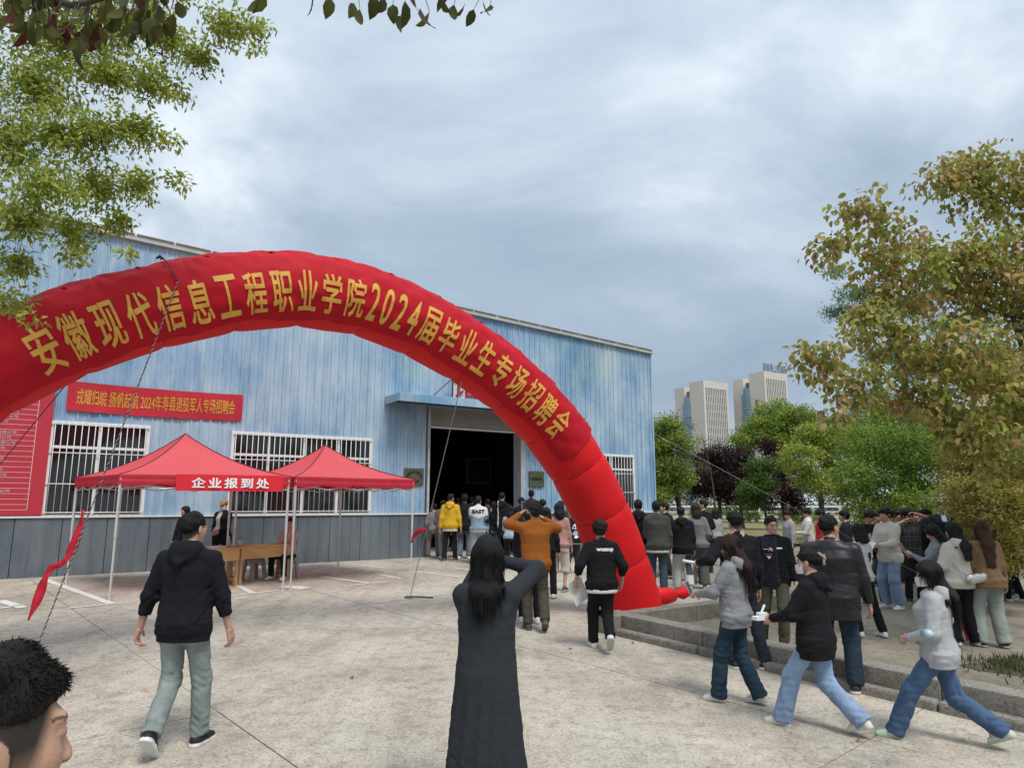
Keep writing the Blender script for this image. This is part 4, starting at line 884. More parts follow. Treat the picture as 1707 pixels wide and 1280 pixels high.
# fine-leaved tree reaching in from the left
LL_ = [(385, 40, 55, 6.6), (330, 95, 42, 6.6), (280, 60, 55, 6.6), (200, 30, 80, 6.4), (250, 135, 50, 6.4), (300, 155, 24, 6.6), (180, 120, 66, 6.2), (100, 60, 90, 6.2), (60, 140, 80, 6), (230, 215, 52, 6.4), (160, 220, 58, 6.2), (285, 235, 20, 6.6), (100, 220, 66, 6), (20, 230, 70, 6), (230, 300, 42, 6.4),
       (300, 300, 20, 6.8), (160, 310, 56, 6.2), (80, 310, 66, 6), (200, 370, 34, 6.4), (120, 385, 50, 6.2), (40, 370, 60, 6), (215, 415, 14, 6.4), (130, 430, 20, 6.2), (30, 440, 42, 5.9), (20, 500, 34, 5.9), (50, 530, 12, 5.9), (432, 50, 24, 6.8), (430, 85, 14, 6.8), (-80, 120, 110, 6.2), (-80, 300, 110, 6.2), (-90, 460, 80, 6.2), (60, -60, 120, 6.6), (250, -60, 110, 6.8)]
tree('zelkova_tree', 'fine-leaved green tree reaching in from the upper left', (-7.4, 6.9), px_lobes(LL_, 10, .2), 31, .066, [(.35, .41, .07), (.29, .35, .06), (.42, .46, .10), (.23, .29, .05)], 230, 12, .12, .14, wid=.42, droop=.5, shell=.05, group=None, nattr=170, top=np.array([-6.9, 6.7, 5.2]))
# broad leaves hanging in close above the camera
nr = np.random.default_rng(77)
ot = thing('overhanging_tree', 'broad-leaved tree whose nearest dark leaves hang into the top of the picture', 'tree', (-3.1, .4, gz(-3.1, .4)))
o_ = np.array([3.1, -.4, -gz(-3.1, .4)]); M_big = mk('broad_leaf', (.085, .085, .018), .6, .12, 20, trans=.4, spec=.12); M_big2 = mk('broad_leaf_red', (.08, .022, .015), .6, .15, 20, trans=.35, spec=.12); M_big3 = mk('broad_leaf_dark', (.055, .060, .016), .6, .12, 20, trans=.35, spec=.12)
bpts = [np.array([-3.1, .4, gz(-3.1, .4)]), np.array([-3.0, .5, 2.0]), np.array([-2.7, 1.0, 3.4]), at_depth(-60, -60, 2.2), at_depth(120, 10, 2.3), at_depth(330, -40, 2.4), at_depth(560, -60, 2.5), at_depth(840, -50, 2.6)]
mb = MB(); mb.tube([b + o_ for b in bpts], [.13, .11, .06, .018, .012, .009, .007, .004], 8); mb.build('trunk', M_bark, ot, True)
V1, F1 = leaf_arrays(np.zeros((1, 3)), np.array([[0, 0, -1.]]), np.array([[0, -1., 0]]), np.array([1.0]), np.array([.56]), .12, True)
bigl = [np_mesh('leaf', V1, F1, m_, True) for m_ in (M_big, M_big, M_big, M_big, M_big3, M_big3, M_big3, M_big2)]
spots = [(nr.uniform(10, 300), nr.uniform(-30, 62)) for _ in range(115)] + [(nr.uniform(60, 270), nr.uniform(40, 78)) for _ in range(14)] + [(155, 85), (140, 80), (120, 75), (108, 62), (130, 92), (95, 60)]
spots += [(590, -8), (600, 2), (625, -22), (655, -6), (668, 12), (675, -12), (700, 0), (716, 6), (735, -16), (757, -6), (775, -8), (790, 2), (805, -14), (818, -6), (430, -18), (445, -20), (640, -20), (690, -20), (750, -22), (552, -16), (520, -22)]
for i, (x, y) in enumerate(spots):
    if x > 400: y += 26
    Yd = 2.3 + nr.normal(0, .1); p = at_depth(x, y - 12, Yd); L = nr.uniform(.06, .095); lf = mobj('leaf', bigl[int(nr.integers(0, 8 if x < 400 else 7))], ot, tuple(p + o_)); lf.scale = (L, L, L)
    lf.rotation_euler = (nr.normal(.1, .3), nr.normal(0, .3), nr.uniform(0, 6.28))
    if i % 2 == 0:
        mb = MB(); q = p + np.array([nr.normal(0, .02), nr.normal(0, .02), .07]); mb.tube([p + o_, q + o_], [.0012, .0018], 4); mb.build('leaf_stalk', M_bark, ot)

# ------------------------------------------------------------------ white fence and far towers
M_fence = mk('fence_white', (.58, .58, .56), .6, .06, 1)
fe = thing('white_fence', 'low white fence with a roofed band behind the far trees', 'fence', (10, 63, .39))
for k in range(30):
    mb = MB(); mb.box(k * 2.4 - .09, k * 2.4 + .09, -.07, .07, 0, 1.25); mb.build('post', M_fence, fe)
for z0, z1 in ((.14, .26), (.62, .70), (1.04, 1.20)):
    mb = MB(); mb.box(-1, 72, -.06, .06, z0, z1); mb.build('rail', M_fence, fe)
M_wood = mk('far_wood_leaf', (1, 1, 1), .7, .1, .3, attr=True, trans=.3)
wr = np.random.default_rng(88); cl = np.stack([wr.uniform(-6, 130, 700), wr.uniform(80, 110, 700), .4 + 5.2 * wr.random(700) ** 1.3], 1)
V, F, col, *_ = foliage(cl, 1.5, 40, .5, [(.05, .09, .03), (.07, .11, .035), (.04, .07, .03), (.035, .02, .022)], wr)
tag(mobj('distant_wood', np_mesh('distant_wood', V, F, M_wood, False, col)), 'far band of dark trees behind the white fence', 'trees', None, 'stuff')
M_stone = mk('tower_stone', (.66, .60, .51), .8, .05, .1); M_stone2 = mk('tower_stone_pale', (.60, .56, .49), .8, .05, .1); M_tglass = mk('tower_glass', (.20, .29, .36), .25, .15, .15, spec=.6); M_tdark = mk('tower_window', (.09, .095, .10), .3, .2, .2); M_fin = mk('tower_fin', (.60, .57, .52), .7, .05, .3)
def tower(px_c, top_y, Yd, label, roof_sign, vert):
    c_ = at_depth(px_c, 840, Yd); z0 = .3; top = float(at_depth(px_c, top_y, Yd)[2]); t = thing('office_tower', label, 'building', (c_[0], c_[1], z0), R(-58), 'twin office towers'); h = top - z0
    wl_, wr_ = 17.0, 15.5                               # left face runs along -x', right face along +y' (local)
    nt_ = 7.0
    mb = MB(); mb.box(-7.6, 0, .0, wr_, 0, h); mb.build('main_block', M_stone, t)
    mb = MB(); mb.box(-wl_, -11.2, .3, wr_ - 1, 0, h - 1.5); mb.build('side_block', M_stone, t)
    mb = MB(); mb.box(-11.2, -7.6, 1.6, wr_ - 2, 0, h - 5.5); mb.build('link_block', M_stone2, t)
    gl = MB(); n_ = 8
    arcp = [(-12.6 + 6.0 * k / n_, -.8 * math.sin(math.pi * k / n_) + .25) for k in range(n_ + 1)]
    gl.add([(x, y, z) for z in (0, h - 9) for x, y in arcp], [(k, k + 1, n_ + 2 + k, n_ + 1 + k) for k in range(n_)]); g_ = gl.build('glass_bay', M_tglass, t)
    gl = MB(); gl.add([(x * .75 - 2.4, y + .2, z) for z in (h - 9, h - 6.2) for x, y in arcp], [(k, k + 1, n_ + 2 + k, n_ + 1 + k) for k in range(n_)]); gl.build('glass_crown', M_tglass, t)
    for f in range(1, int((h - 9) / 3.6)):
        mb = MB(); mb.tube([(x, y - .06, f * 3.6) for x, y in arcp], .16, 4); mb.build('floor_band', mk('bay_band', (.28, .36, .42), .4), g_)
    # window wall on the right face: dark recess, floor slabs and fins
    mb = MB(); mb.box(.02, .06, .9, wr_ - 1.2, 4, h - 3.2); ww = mb.build('window_wall', M_tdark, t)
    nf = 13
    for k in range(nf):
        y = .9 + (wr_ - 2.1) * k / (nf - 1); mb = MB(); mb.box(.061, .75, y - .24, y + .24, 4, h - 3.2); mb.build('fin', M_fin, ww)
    for f in range(1, int((h - 4) / 3.4)):
        mb = MB(); mb.box(.062, .30, .9, wr_ - 1.2, 4 + f * 3.4 - .32, 4 + f * 3.4 + .32); mb.build('spandrel', M_fin, ww)
    for y in (-.02, wr_ - 1.2):
        mb = MB(); mb.box(.02, .7, y, y + 1.0, 0, h - .02); mb.build('pier', M_stone, t)
    mb = MB(); mb.box(.021, .7, .99, wr_ - 1.22, h - 3.15, h - .03); mb.build('parapet', M_stone2, t)
    mb = MB(); mb.box(-10.5, -8.4, 1.2, 1.58, h - 6.5, h - 3.6); mb.build('vent_opening', M_tdark, t)
    if vert:
        for k, ch in enumerate('互联网'):
            V, F = fit_glyphs(ch, 2.3, 2.6, .02); mobj('character', np_mesh('character', [(-3.9 + v[0], -.06 - v[2] * 40, h - 13.5 - 4.3 * k + v[1]) for v in V], F, mk('tower_red', (.36, .07, .06), .6)), t)
    if roof_sign:
        for k, ch in enumerate('国联网上阳湖园'):
            V, F = fit_glyphs(ch, 1.9, 3.2, .02); mobj('roof_character', np_mesh('roof_character', [(.3 + v[2] * 40, -.2 + 2.3 * k + 1.2 + v[0], h + 2.1 + v[1]) for v in V], F, mk('tower_sign', (.13, .14, .17), .6)), t)
        mb = MB(); mb.box(.1, .2, 0, wr_ - .5, h + .4, h + .55); mb.build('sign_rail', M_tdark, t)
    return t
tower(1180, 634, 300, 'left of two beige office towers on the horizon, with a blue glass bay', False, False)
tower(1285, 619, 300, 'right of two beige office towers on the horizon, with red characters and roof lettering', True, True)
# ------------------------------------------------------------------ people: smooth bodies grown from distance fields
def surface_nets(D, xs, ys, zs):
    S = D < 0; nx, ny, nz = D.shape
    c8 = [(i, j, k) for i in (0, 1) for j in (0, 1) for k in (0, 1)]
    cnt = np.zeros((nx - 1, ny - 1, nz - 1), np.int8)
    for i, j, k in c8: cnt += S[i:nx - 1 + i, j:ny - 1 + j, k:nz - 1 + k]
    act = (cnt > 0) & (cnt < 8); I, J, K_ = np.nonzero(act)
    if len(I) == 0: return np.zeros((0, 3)), np.zeros((0, 4), int)
    ids = np.full(act.shape, -1, np.int64); ids[I, J, K_] = np.arange(len(I))
    val = {c: D[I + c[0], J + c[1], K_ + c[2]] for c in c8}; acc = np.zeros((len(I), 3)); n_ = np.zeros(len(I))
    for a in c8:
        for ax in range(3):
            if a[ax]: continue
            b = list(a); b[ax] = 1; b = tuple(b); va, vb = val[a], val[b]; m = (va < 0) != (vb < 0); t = np.where(m, va / np.where(m, va - vb, 1), 0)
            p = np.array(a, float)[None].repeat(len(I), 0); p[:, ax] = t; acc += np.where(m[:, None], p, 0); n_ += m
    f = acc / n_[:, None]
    V = np.stack([xs[I] + f[:, 0] * (xs[I + 1] - xs[I]), ys[J] + f[:, 1] * (ys[J + 1] - ys[J]), zs[K_] + f[:, 2] * (zs[K_ + 1] - zs[K_])], 1)
    Fs = []
    for ax in range(3):
        o1, o2 = [(1, 2), (2, 0), (0, 1)][ax]
        sl0 = [slice(1, n - 1) for n in D.shape]; sl0[ax] = slice(0, D.shape[ax] - 1); sl1 = list(sl0); sl1[ax] = slice(1, D.shape[ax])
        A, B = S[tuple(sl0)], S[tuple(sl1)]; idx = np.argwhere(A != B)
        if len(idx) == 0: continue
        off = np.array([1, 1, 1]); off[ax] = 0; g = idx + off; e1 = np.zeros(3, int); e1[o1] = 1; e2 = np.zeros(3, int); e2[o2] = 1
        q = np.stack([ids[tuple((g - d).T)] for d in (e1 * 0 + e1 + e2, e2, e1 * 0, e1)], 1); flip = B[tuple(idx.T)]
        q[flip] = q[flip][:, ::-1]; Fs.append(q)
    F = np.concatenate(Fs); return V, F[(F >= 0).all(1)]
def relax(V, F, it=1, lam=.5):
    a = np.concatenate([F[:, k] for k in range(4)]); b = np.concatenate([F[:, (k + 1) % 4] for k in range(4)])
    for _ in range(it):
        s_ = np.zeros_like(V); n_ = np.zeros(len(V)); np.add.at(s_, a, V[b]); np.add.at(s_, b, V[a]); np.add.at(n_, a, 1); np.add.at(n_, b, 1); V = V + lam * (s_ / np.maximum(n_, 1)[:, None] - V)
    return V
class Field:
    def __init__(s): s.P = []; s.cut = []; s.disp = None
    def add(s, fn, lo, hi, k=.02, op='u'): s.P.append((fn, np.array(lo, float), np.array(hi, float), k, op))
    def cone(s, a, b, r1, r2, k=.03, cutb=False, cuta=False, sq=None):
        a, b = np.array(a, float), np.array(b, float); ba = b - a; L2 = max(ba @ ba, 1e-9); L = math.sqrt(L2); R_ = max(r1, r2)
        def fn(X, Y, Z):
            px, py, pz = X - a[0], Y - a[1], Z - a[2]; tt = (px * ba[0] + py * ba[1] + pz * ba[2]) / L2; t = np.clip(tt, 0, 1); qx, qy, qz = px - ba[0] * t, py - ba[1] * t, pz - ba[2] * t
            if sq: qx, qy, qz = qx / sq[0], qy / sq[1], qz / sq[2]
            d = np.sqrt(qx * qx + qy * qy + qz * qz) - (r1 + (r2 - r1) * t)
            if cutb: d = np.maximum(d, (tt - 1) * L)
            if cuta: d = np.maximum(d, -tt * L)
            return d
        m = R_ * (max(sq) if sq else 1) + .03; s.add(fn, np.minimum(a, b) - m, np.maximum(a, b) + m, k)
    def ell(s, c, r, k=.03, M=None, op='u'):
        c, r = np.array(c, float), np.array(r, float)
        def fn(X, Y, Z):
            px, py, pz = X - c[0], Y - c[1], Z - c[2]
            if M is not None: px, py, pz = M[0, 0] * px + M[1, 0] * py + M[2, 0] * pz, M[0, 1] * px + M[1, 1] * py + M[2, 1] * pz, M[0, 2] * px + M[1, 2] * py + M[2, 2] * pz
            k0 = np.sqrt((px / r[0]) ** 2 + (py / r[1]) ** 2 + (pz / r[2]) ** 2); k1 = np.sqrt((px / r[0] ** 2) ** 2 + (py / r[1] ** 2) ** 2 + (pz / r[2] ** 2) ** 2) + 1e-6
            return k0 * (k0 - 1) / k1
        m = r.max() + .03; s.add(fn, c - m, c + m, k, op)
    def _ap(s, D, d, k, op):
        if op == 's': d = -d; h = np.clip(.5 - .5 * (D - d) / k, 0, 1); return D + (d - D) * h + k * h * (1 - h)
        h = np.clip(.5 + .5 * (D - d) / k, 0, 1); return D + (d - D) * h - k * h * (1 - h)
    def mesh(s, v, it=1, pad=.02):
        lo = np.min([p[1] for p in s.P if p[4] == 'u'], 0) - pad; hi = np.max([p[2] for p in s.P if p[4] == 'u'], 0) + pad
        xs, ys, zs = [np.arange(lo[i], hi[i] + v, v) for i in range(3)]; D = np.full((len(xs), len(ys), len(zs)), .15)
        for fn, l, h, k, op in s.P:
            r = [(max(0, np.searchsorted(c, a - .06)), min(len(c), np.searchsorted(c, b + .06) + 1)) for c, a, b in zip((xs, ys, zs), l, h)]
            if any(b - a < 2 for a, b in r): continue
            sl = tuple(slice(a, b) for a, b in r); X, Y, Z = xs[sl[0]][:, None, None], ys[sl[1]][None, :, None], zs[sl[2]][None, None, :]
            D[sl] = s._ap(D[sl], fn(X, Y, Z), k, op)
        X, Y, Z = xs[:, None, None], ys[None, :, None], zs[None, None, :]
        if s.disp is not None: D = D + s.disp(X, Y, Z)
        for c in s.cut: D = np.maximum(D, c(X, Y, Z))
        V, F = surface_nets(D, xs, ys, zs)
        return (relax(V, F, it) if len(F) else V), F
    def at(s, P):
        X, Y, Z = P[:, 0], P[:, 1], P[:, 2]; D = np.full(len(P), .15)
        for fn, l, h, k, op in s.P: D = s._ap(D, fn(X, Y, Z), k, op)
        if s.disp is not None: D = D + s.disp(X, Y, Z)
        return D
def folds(seed, amp, fz=26., fx=14., n=4):
    r = np.random.default_rng(seed); ks = [(r.normal(0, fx), r.normal(0, fx), r.normal(0, fz), r.uniform(0, 6.28), r.normal(0, 5), r.normal(0, 5), r.normal(0, 7), r.uniform(0, 6.28)) for _ in range(n)]
    def fn(X, Y, Z):
        o = 0
        for a, b, c, p, d, e, f, q in ks: o = o + (1 - np.abs(np.sin(a * X + b * Y + c * Z + p + 3.4 * np.sin(d * X + e * Y + f * Z + q)))) ** 3 - .15
        return o * (amp / n)
    return fn
def rot(yaw=0, pitch=0, roll=0):
    return np.array(Matrix.Rotation(yaw, 3, 'Z') @ Matrix.Rotation(pitch, 3, 'X') @ Matrix.Rotation(roll, 3, 'Y'))
def ik(a, b, l1, l2, hint):
    a, b = np.array(a, float), np.array(b, float); d = b - a; L = np.linalg.norm(d); m = (l1 + l2) * .998
    if L > m: b = a + d * m / L; d = b - a; L = m
    u = d / L; x = (l1 * l1 - l2 * l2 + L * L) / (2 * L); h = math.sqrt(max(l1 * l1 - x * x, 1e-6)); hint = np.array(hint, float); hint = hint - u * (hint @ u); hint /= np.linalg.norm(hint) + 1e-9
    return a + u * x + hint * h, b
MEN = [(.80, .150, .105, -.010), (.92, .168, .120, -.018), (1.05, .148, .105, .0), (1.15, .150, .108, .006), (1.28, .170, .116, .006), (1.36, .182, .110, .0), (1.415, .168, .092, -.010), (1.455, .110, .072, -.016), (1.50, .060, .058, -.012)]
WOM = [(.80, .155, .110, -.012), (.92, .168, .122, -.020), (1.05, .125, .095, .0), (1.15, .130, .098, .004), (1.28, .148, .115, .012), (1.36, .158, .100, .0), (1.415, .145, .082, -.010), (1.455, .095, .066, -.016), (1.50, .052, .052, -.012)]
CLOTH = mk('garment_cloth', (1, 1, 1), .9, .07, 60, bump=.55, bscale=10, spec=.2, attr=True, var2=.06, scale2=5, coords='object')
DENIM = mk('garment_denim', (1, 1, 1), .9, .09, 120, bump=.5, bscale=13, spec=.2, attr=True, var2=.24, scale2=6, coords='object')
LEATH = mk('garment_leather', (1, 1, 1), .45, .06, 30, bump=.6, bscale=12, spec=.4, attr=True, coords='object')
KNIT = mk('garment_knit', (1, 1, 1), .95, .16, 160, bump=.6, bscale=150, spec=.15, attr=True, coords='object')
SKIN = mk('skin', (1, 1, 1), .5, .07, 30, bump=.25, bscale=220, spec=.4, attr=True, coords='object')
HAIRM = mk('hair_strands', (1, 1, 1), .58, .35, 60, bump=.7, bscale=90, spec=.22, attr=True, stretch=(3, 3, .35), coords='object')
SHOEM = mk('shoe_leather', (1, 1, 1), .6, .06, 30, spec=.35, attr=True, coords='object')
SKINC = (.46, .27, .19)
CREW = []
def person(label, px=None, loc=None, top=None, H=None, face=0, sex='m', dz=0., feet=None, hands=None, head=(0, 0, 0), lean=0., up=None, upcol=(.02, .02, .022), upm=None, hem=.84, ease=.028, flare=0., sleeve=1.0, hood=False, collar=True,
           low=None, lowcol=(.03, .03, .035), lowm=None, leg=(.086, .070, .066), cuff=.075, shoe=(.03, .03, .03), sole=(.6, .6, .58), hair='short', haircol=(.010, .009, .009), upf=None, lowf=None, extra=None, v=None, seat=None, skirt=None, tee=None, prints=(), group=None, kids=(), curl=(.5, .5), skin=SKINC, elbow=None, faceon=False, build=1.0, hip=None, boxy=None, foldk=1.0, prof_t=None, hairlen=None, drape=0.):
    """one figure; px = (x, y) of the feet in the yard, top = height of the crown in the picture (gives the stature)"""
    if loc is None: g = G(px[0], px[1], dz); loc = (g[0], g[1], g[2])
    if H is None: H = float(at_depth(px[0], top, loc[1])[2]) - loc[2]
    k = H / 1.735; dist = math.hypot(loc[0], loc[1]); v = v or min(.019, max(.0085, dist * .00135)); seed = len(CREW) + 11
    t = thing('person', label, 'person', loc, R(face), group); tors = prof_t or (MEN if sex == 'm' else WOM)
    TA = np.array(tors); Tz = TA[:, 0] * k
    pr_ = np.random.default_rng(seed * 7 + 1)
    if head == (0, 0, 0): head = (pr_.normal(0, 14), pr_.normal(-4, 6), pr_.normal(0, 4))
    if feet is None: feet = ((-.10 - pr_.uniform(0, .05), pr_.normal(0, .07), 0, 0), (.10 + pr_.uniform(0, .05), pr_.normal(0, .07), 0, 0))
    if hands is None and pr_.random() < .45: hands = ((-.20, .16, .95), (.20, .15, .94)) if pr_.random() < .5 else ((-.10, .30, 1.06), (.25, .05, .83))
    elif hands is None: hands = ((-.25 - pr_.uniform(0, .04), pr_.uniform(-.06, .10), .83), (.25 + pr_.uniform(0, .04), pr_.uniform(-.06, .10), .83))
    if hip is None and seat is None and dist > 8.5: hip = (pr_.normal(0, .018), 0, 0)
    l1, l2 = .425 * k, .42 * k
    ank = [np.array([f[0], f[1], .075 * k + f[2] + .10 * math.sin(R(f[3]))]) for f in feet]
    hz = .90 * k if seat is None else seat
    for a, s_ in zip(ank, (-1, 1)):
        dh2 = (a[0] - s_ * .09 * k) ** 2 + a[1] ** 2; reach = ((l1 + l2) * .995) ** 2 - dh2
        if seat is None: hz = min(hz, a[2] + math.sqrt(max(reach, .05)))
    drop = .90 * k - hz; hipo = np.array(hip or (0, 0, 0), float)
    def tw(p):                                            # a point of the upper body: lowered, leaning forward
        p = np.array(p, float) * k; z = p[2] - .90 * k; return np.array([p[0], p[1] * 1 + math.sin(lean) * z, .90 * k + z * math.cos(lean) - drop]) + hipo
    hipj = [np.array([s_ * .088 * k, 0, hz]) + hipo for s_ in (-1, 1)]
    shj = [tw((s_ * (.172 if sex == 'm' else .150) * build, -.005, 1.374)) for s_ in (-1, 1)]
    knee = []; 
    for i in (0, 1):
        kn_, a_ = ik(hipj[i], ank[i], l1, l2, (np.sign(i - .5) * .12, 1, .15 if seat is None else .6)); knee.append(kn_); ank[i] = a_
    elb = []; wri = []
    for i in (0, 1):
        s_ = i * 2 - 1; hint = (elbow[i] if elbow else None) or (s_ * .5, -.9, -.3); e_, w_ = ik(shj[i], tw(hands[i]), .285 * k, .25 * k, hint); elb.append(e_); wri.append(w_)
    neck = tw((0, -.012, 1.49)); HR = rot(R(head[0]), R(head[1]), R(head[2])); hc = tw((0, .018, 1.612)) + HR @ np.array([0, .012, .0]) - np.array([0, .012, 0])
    def torso_fn(e, boxy=0., z0=None, z1=None, grow=0., rib=0., hipm=0.):
        def fn(X, Y, Z):
            zz_ = (Z - hipo[2] + drop - .90 * k) / math.cos(lean) + .90 * k; hw = np.interp(zz_, Tz, TA[:, 1]) * k * build; hd = np.interp(zz_, Tz, TA[:, 2]) * k * (build * .5 + .5); cy = np.interp(zz_, Tz, TA[:, 3]) * k
            if boxy: 
                b = np.clip((1.30 * k - zz_) / (.15 * k), 0, 1); hw = np.maximum(hw, b * boxy * k * build); hd = np.maximum(hd, b * boxy * .66 * k)
            if hipm:
                b = np.clip((1.02 * k - zz_) / (.10 * k), 0, 1); hw = np.maximum(hw, b * (.088 * k + hipm + .006)); hd = np.maximum(hd, b * (hipm + .022))
            tp_ = np.clip((1.40 * k - zz_) / (.1 * k), .25, 1); ee = e * tp_ + grow * np.clip(1.1 * k - zz_, 0, 2) - (rib * np.clip(1.6 - (zz_ - z0) / .045, 0, 1) if rib else 0); hw = hw + ee; hd = hd + ee
            x_, y_ = X - hipo[0], Y - hipo[1] - cy - math.sin(lean) * (zz_ - .90 * k); kk = np.sqrt((x_ / hw) ** 2 + (y_ / hd) ** 2); d = (kk - 1) * np.minimum(hw, hd) * .95
            d = np.maximum(d, zz_ - (z1 if z1 else 1.50 * k)); d = np.maximum(d, (z0 if z0 else .78 * k) - zz_); return d
        return fn
    def add_torso(F_, e, boxy=0., z0=None, z1=None, grow=0., rib=0., hipm=0.):
        zl = tw((0, 0, (z0 or .78 * k) / k))[2]; zh = tw((0, 0, (z1 or 1.5 * k) / k))[2]; w = (.2 * build + e + abs(grow)) * 1.15; ys_ = math.sin(lean) * .6
        F_.add(torso_fn(e, boxy, z0, z1, grow, rib, hipm), (-w + hipo[0], -w * .85 + min(0, ys_) + hipo[1], zl - .03), (w + hipo[0], w * .85 + max(0, ys_) + hipo[1], zh + .03), .03)
    # --- body under the clothes
    B = Field(); add_torso(B, -.016, 0., .87 * k)
    for i in (0, 1):
        B.cone(hipj[i], knee[i], .070 * k, .050 * k); B.cone(knee[i], ank[i], .048 * k, .034 * k); B.cone(ank[i], ank[i] + np.array([0, .1 * k, -.04 * k]), .032 * k, .028 * k)
        B.cone(shj[i], elb[i], .044 * k, .037 * k); B.cone(elb[i], wri[i], .037 * k, .027 * k)
    B.cone(neck - np.array([0, 0, .05]), hc + HR @ np.array([0, -.02, -.05]) * k, .055 * k, .052 * k)
    vb = .024 if sleeve > .9 else min(.014, max(v, .010)); V, F = B.mesh(vb, 1); Vs, Fs_, Cs = [V], [F], [np.tile(skin, (len(V), 1))]
    def put(V, F, C_):
        n_ = sum(len(q) for q in Vs); Vs.append(V); Fs_.append(F + n_); Cs.append(C_)
    # head, in its own frame
    hv = min(.010, max(.0032, dist * .0006)); Hd = Field(); q = k * (1.0 if sex == 'm' else .96)
    def hp(*p): return np.array(p) * q
    Hd.ell(hp(0, -.014, .022), hp(.074, .094, .084), .01); Hd.ell(hp(0, .020, -.040), hp(.062, .074, .082), .03 * q); Hd.ell(hp(0, .052, -.098), hp(.034, .036, .026), .035 * q)
    for s_ in (-1, 1):
        Hd.ell(hp(s_ * .040, .056, -.034), hp(.024, .026, .026), .025 * q); Hd.ell(hp(s_ * .074, -.012, -.018), hp(.009, .021, .032), .010 * q)
        Hd.ell(hp(s_ * .031, .104, -.002), hp(.017, .016, .011), .012 * q, None, 's'); Hd.ell(hp(s_ * .031, .0795, -.002), hp(.0125, .0125, .0105), .003 * q)
        Hd.ell(hp(s_ * .012, .100, -.043), hp(.010, .010, .008), .008 * q)
    Hd.cone(hp(0, .083, .006), hp(0, .104, -.036), .008 * q, .0095 * q, .014 * q); Hd.cone(hp(-.036, .078, .019), hp(.036, .078, .019), .010 * q, .010 * q, .014 * q)
    Hd.ell(hp(0, .089, -.070), hp(.022, .008, .0055), .005 * q); Hd.ell(hp(0, .087, -.080), hp(.018, .008, .006), .005 * q)
    Hd.cone(hp(0, -.022, -.07), hp(0, -.04, -.19), .052 * q, .056 * q, .03 * q)
    V, F = Hd.mesh(hv, 1); C_ = np.tile(skin, (len(V), 1)).astype(float); L_ = V / q; ax = np.abs(L_[:, 0])
    lip = (ax < .024) & (L_[:, 2] < -.064) & (L_[:, 2] > -.086) & (L_[:, 1] > .086); C_[lip] = np.array(skin) * (.85, .5, .5)
    brow = (ax > .014) & (ax < .048) & (np.abs(L_[:, 2] - .021 + .12 * np.maximum(0, ax - .036)) < (.0045 if dist > 4 else .0028)) & (L_[:, 1] > .06); C_[brow] = (.03, .022, .018) if dist > 4 else (.10, .065, .05)
    lw = .0016 if dist < 4 else .0045; lash = (np.abs(L_[:, 2] + .004 + 4 * (ax - .031) ** 2) < lw) & (ax > .017) & (ax < .045) & (L_[:, 1] > .06); C_[lash] = np.array((.025, .018, .015)) if dist > 2 else np.array(skin) * .8
    HP = {'short': (.082, .055, -.085, -.118), 'fade': (.096, .040, -.10, .016), 'bun': (.082, .058, -.085, -.105), 'crew': (.080, .060, -.09, -.110), 'bowl': (.11, .022, -.09, -.125), 'wavy': (.11, .03, -.09, -.125)}
    if hair in HP:
        py0, pz0, py1, pz1 = HP[hair]; pn_ = np.array([-(pz0 - pz1), (py0 - py1)]); pn_ /= np.linalg.norm(pn_); sdp = (L_[:, 1] - py0) * pn_[0] + (L_[:, 2] - pz0) * pn_[1]
        bz = np.clip((.060 + .3 * L_[:, 2] - L_[:, 1]) / .020, 0, .96) * np.clip((L_[:, 2] + .080) / .075, 0, 1) ** .8 * (np.abs(L_[:, 0]) < .078) if hair == 'fade' else np.clip((sdp + (.075 if hair == 'fade' else .008)) / (.075 if hair == 'fade' else .016), 0, .93) * np.clip((.062 - L_[:, 1]) / .02, 0, 1) * (np.abs(L_[:, 0]) < .0765); C_ = C_ * (1 - bz[:, None]) + np.array(haircol) * 1.3 * bz[:, None]
    put((HR @ V.T).T + hc, F, C_)
    # hands: palm, four bent fingers and a thumb
    hinfo = []
    for i in (0, 1):
        s_ = i * 2 - 1; fd = wri[i] - elb[i]; fd = fd / np.linalg.norm(fd); pn = np.array([-s_, .15, .0]) if abs(fd[2]) > .6 and hands[i][2] < 1.1 else np.array([-s_ * .8, .2, -.4]); pn = pn - fd * (pn @ fd); pn /= np.linalg.norm(pn); sd_ = np.cross(fd, pn)
        if sd_ @ np.array([0, 1, .6]) < 0: sd_ = -sd_                # thumb side forward / up
        w0 = wri[i]; A_ = Field(); hk = k * (1.0 if sex == 'm' else .92); cu = curl[i]
        A_.cone(w0 - fd * .03, w0 + fd * .02 * hk, .025 * hk, .026 * hk, .012, sq=None)
        for j in range(4):
            A_.cone(w0 + fd * .02 * hk + sd_ * (.016 - .011 * j) * hk, w0 + fd * .085 * hk + sd_ * (.029 - .0195 * j) * hk, .0150 * hk, .0115 * hk, .010)
            p = w0 + fd * .085 * hk + sd_ * (.029 - .0195 * j) * hk; dirv = fd; ln = (.040, .045, .042, .033)[j] * hk
            for sg_ in range(3):
                th = cu * (.55, .95, .75)[sg_] * (1 + .08 * j); n2 = dirv * math.cos(th) + pn * math.sin(th); n2 /= np.linalg.norm(n2); pn2 = None; e_ = p + n2 * ln * (1, .72, .58)[sg_]
                A_.cone(p, e_, (.0100, .0090, .0082)[sg_] * hk, (.0090, .0082, .0072)[sg_] * hk, .003); 
                pr = np.cross(sd_, n2); pr = pr if pr @ pn > 0 or sg_ > 0 else -pr; p = e_; dirv = n2
                pn = pn - dirv * (pn @ dirv) if np.linalg.norm(pn - dirv * (pn @ dirv)) > .2 else pr; pn = pn / np.linalg.norm(pn)
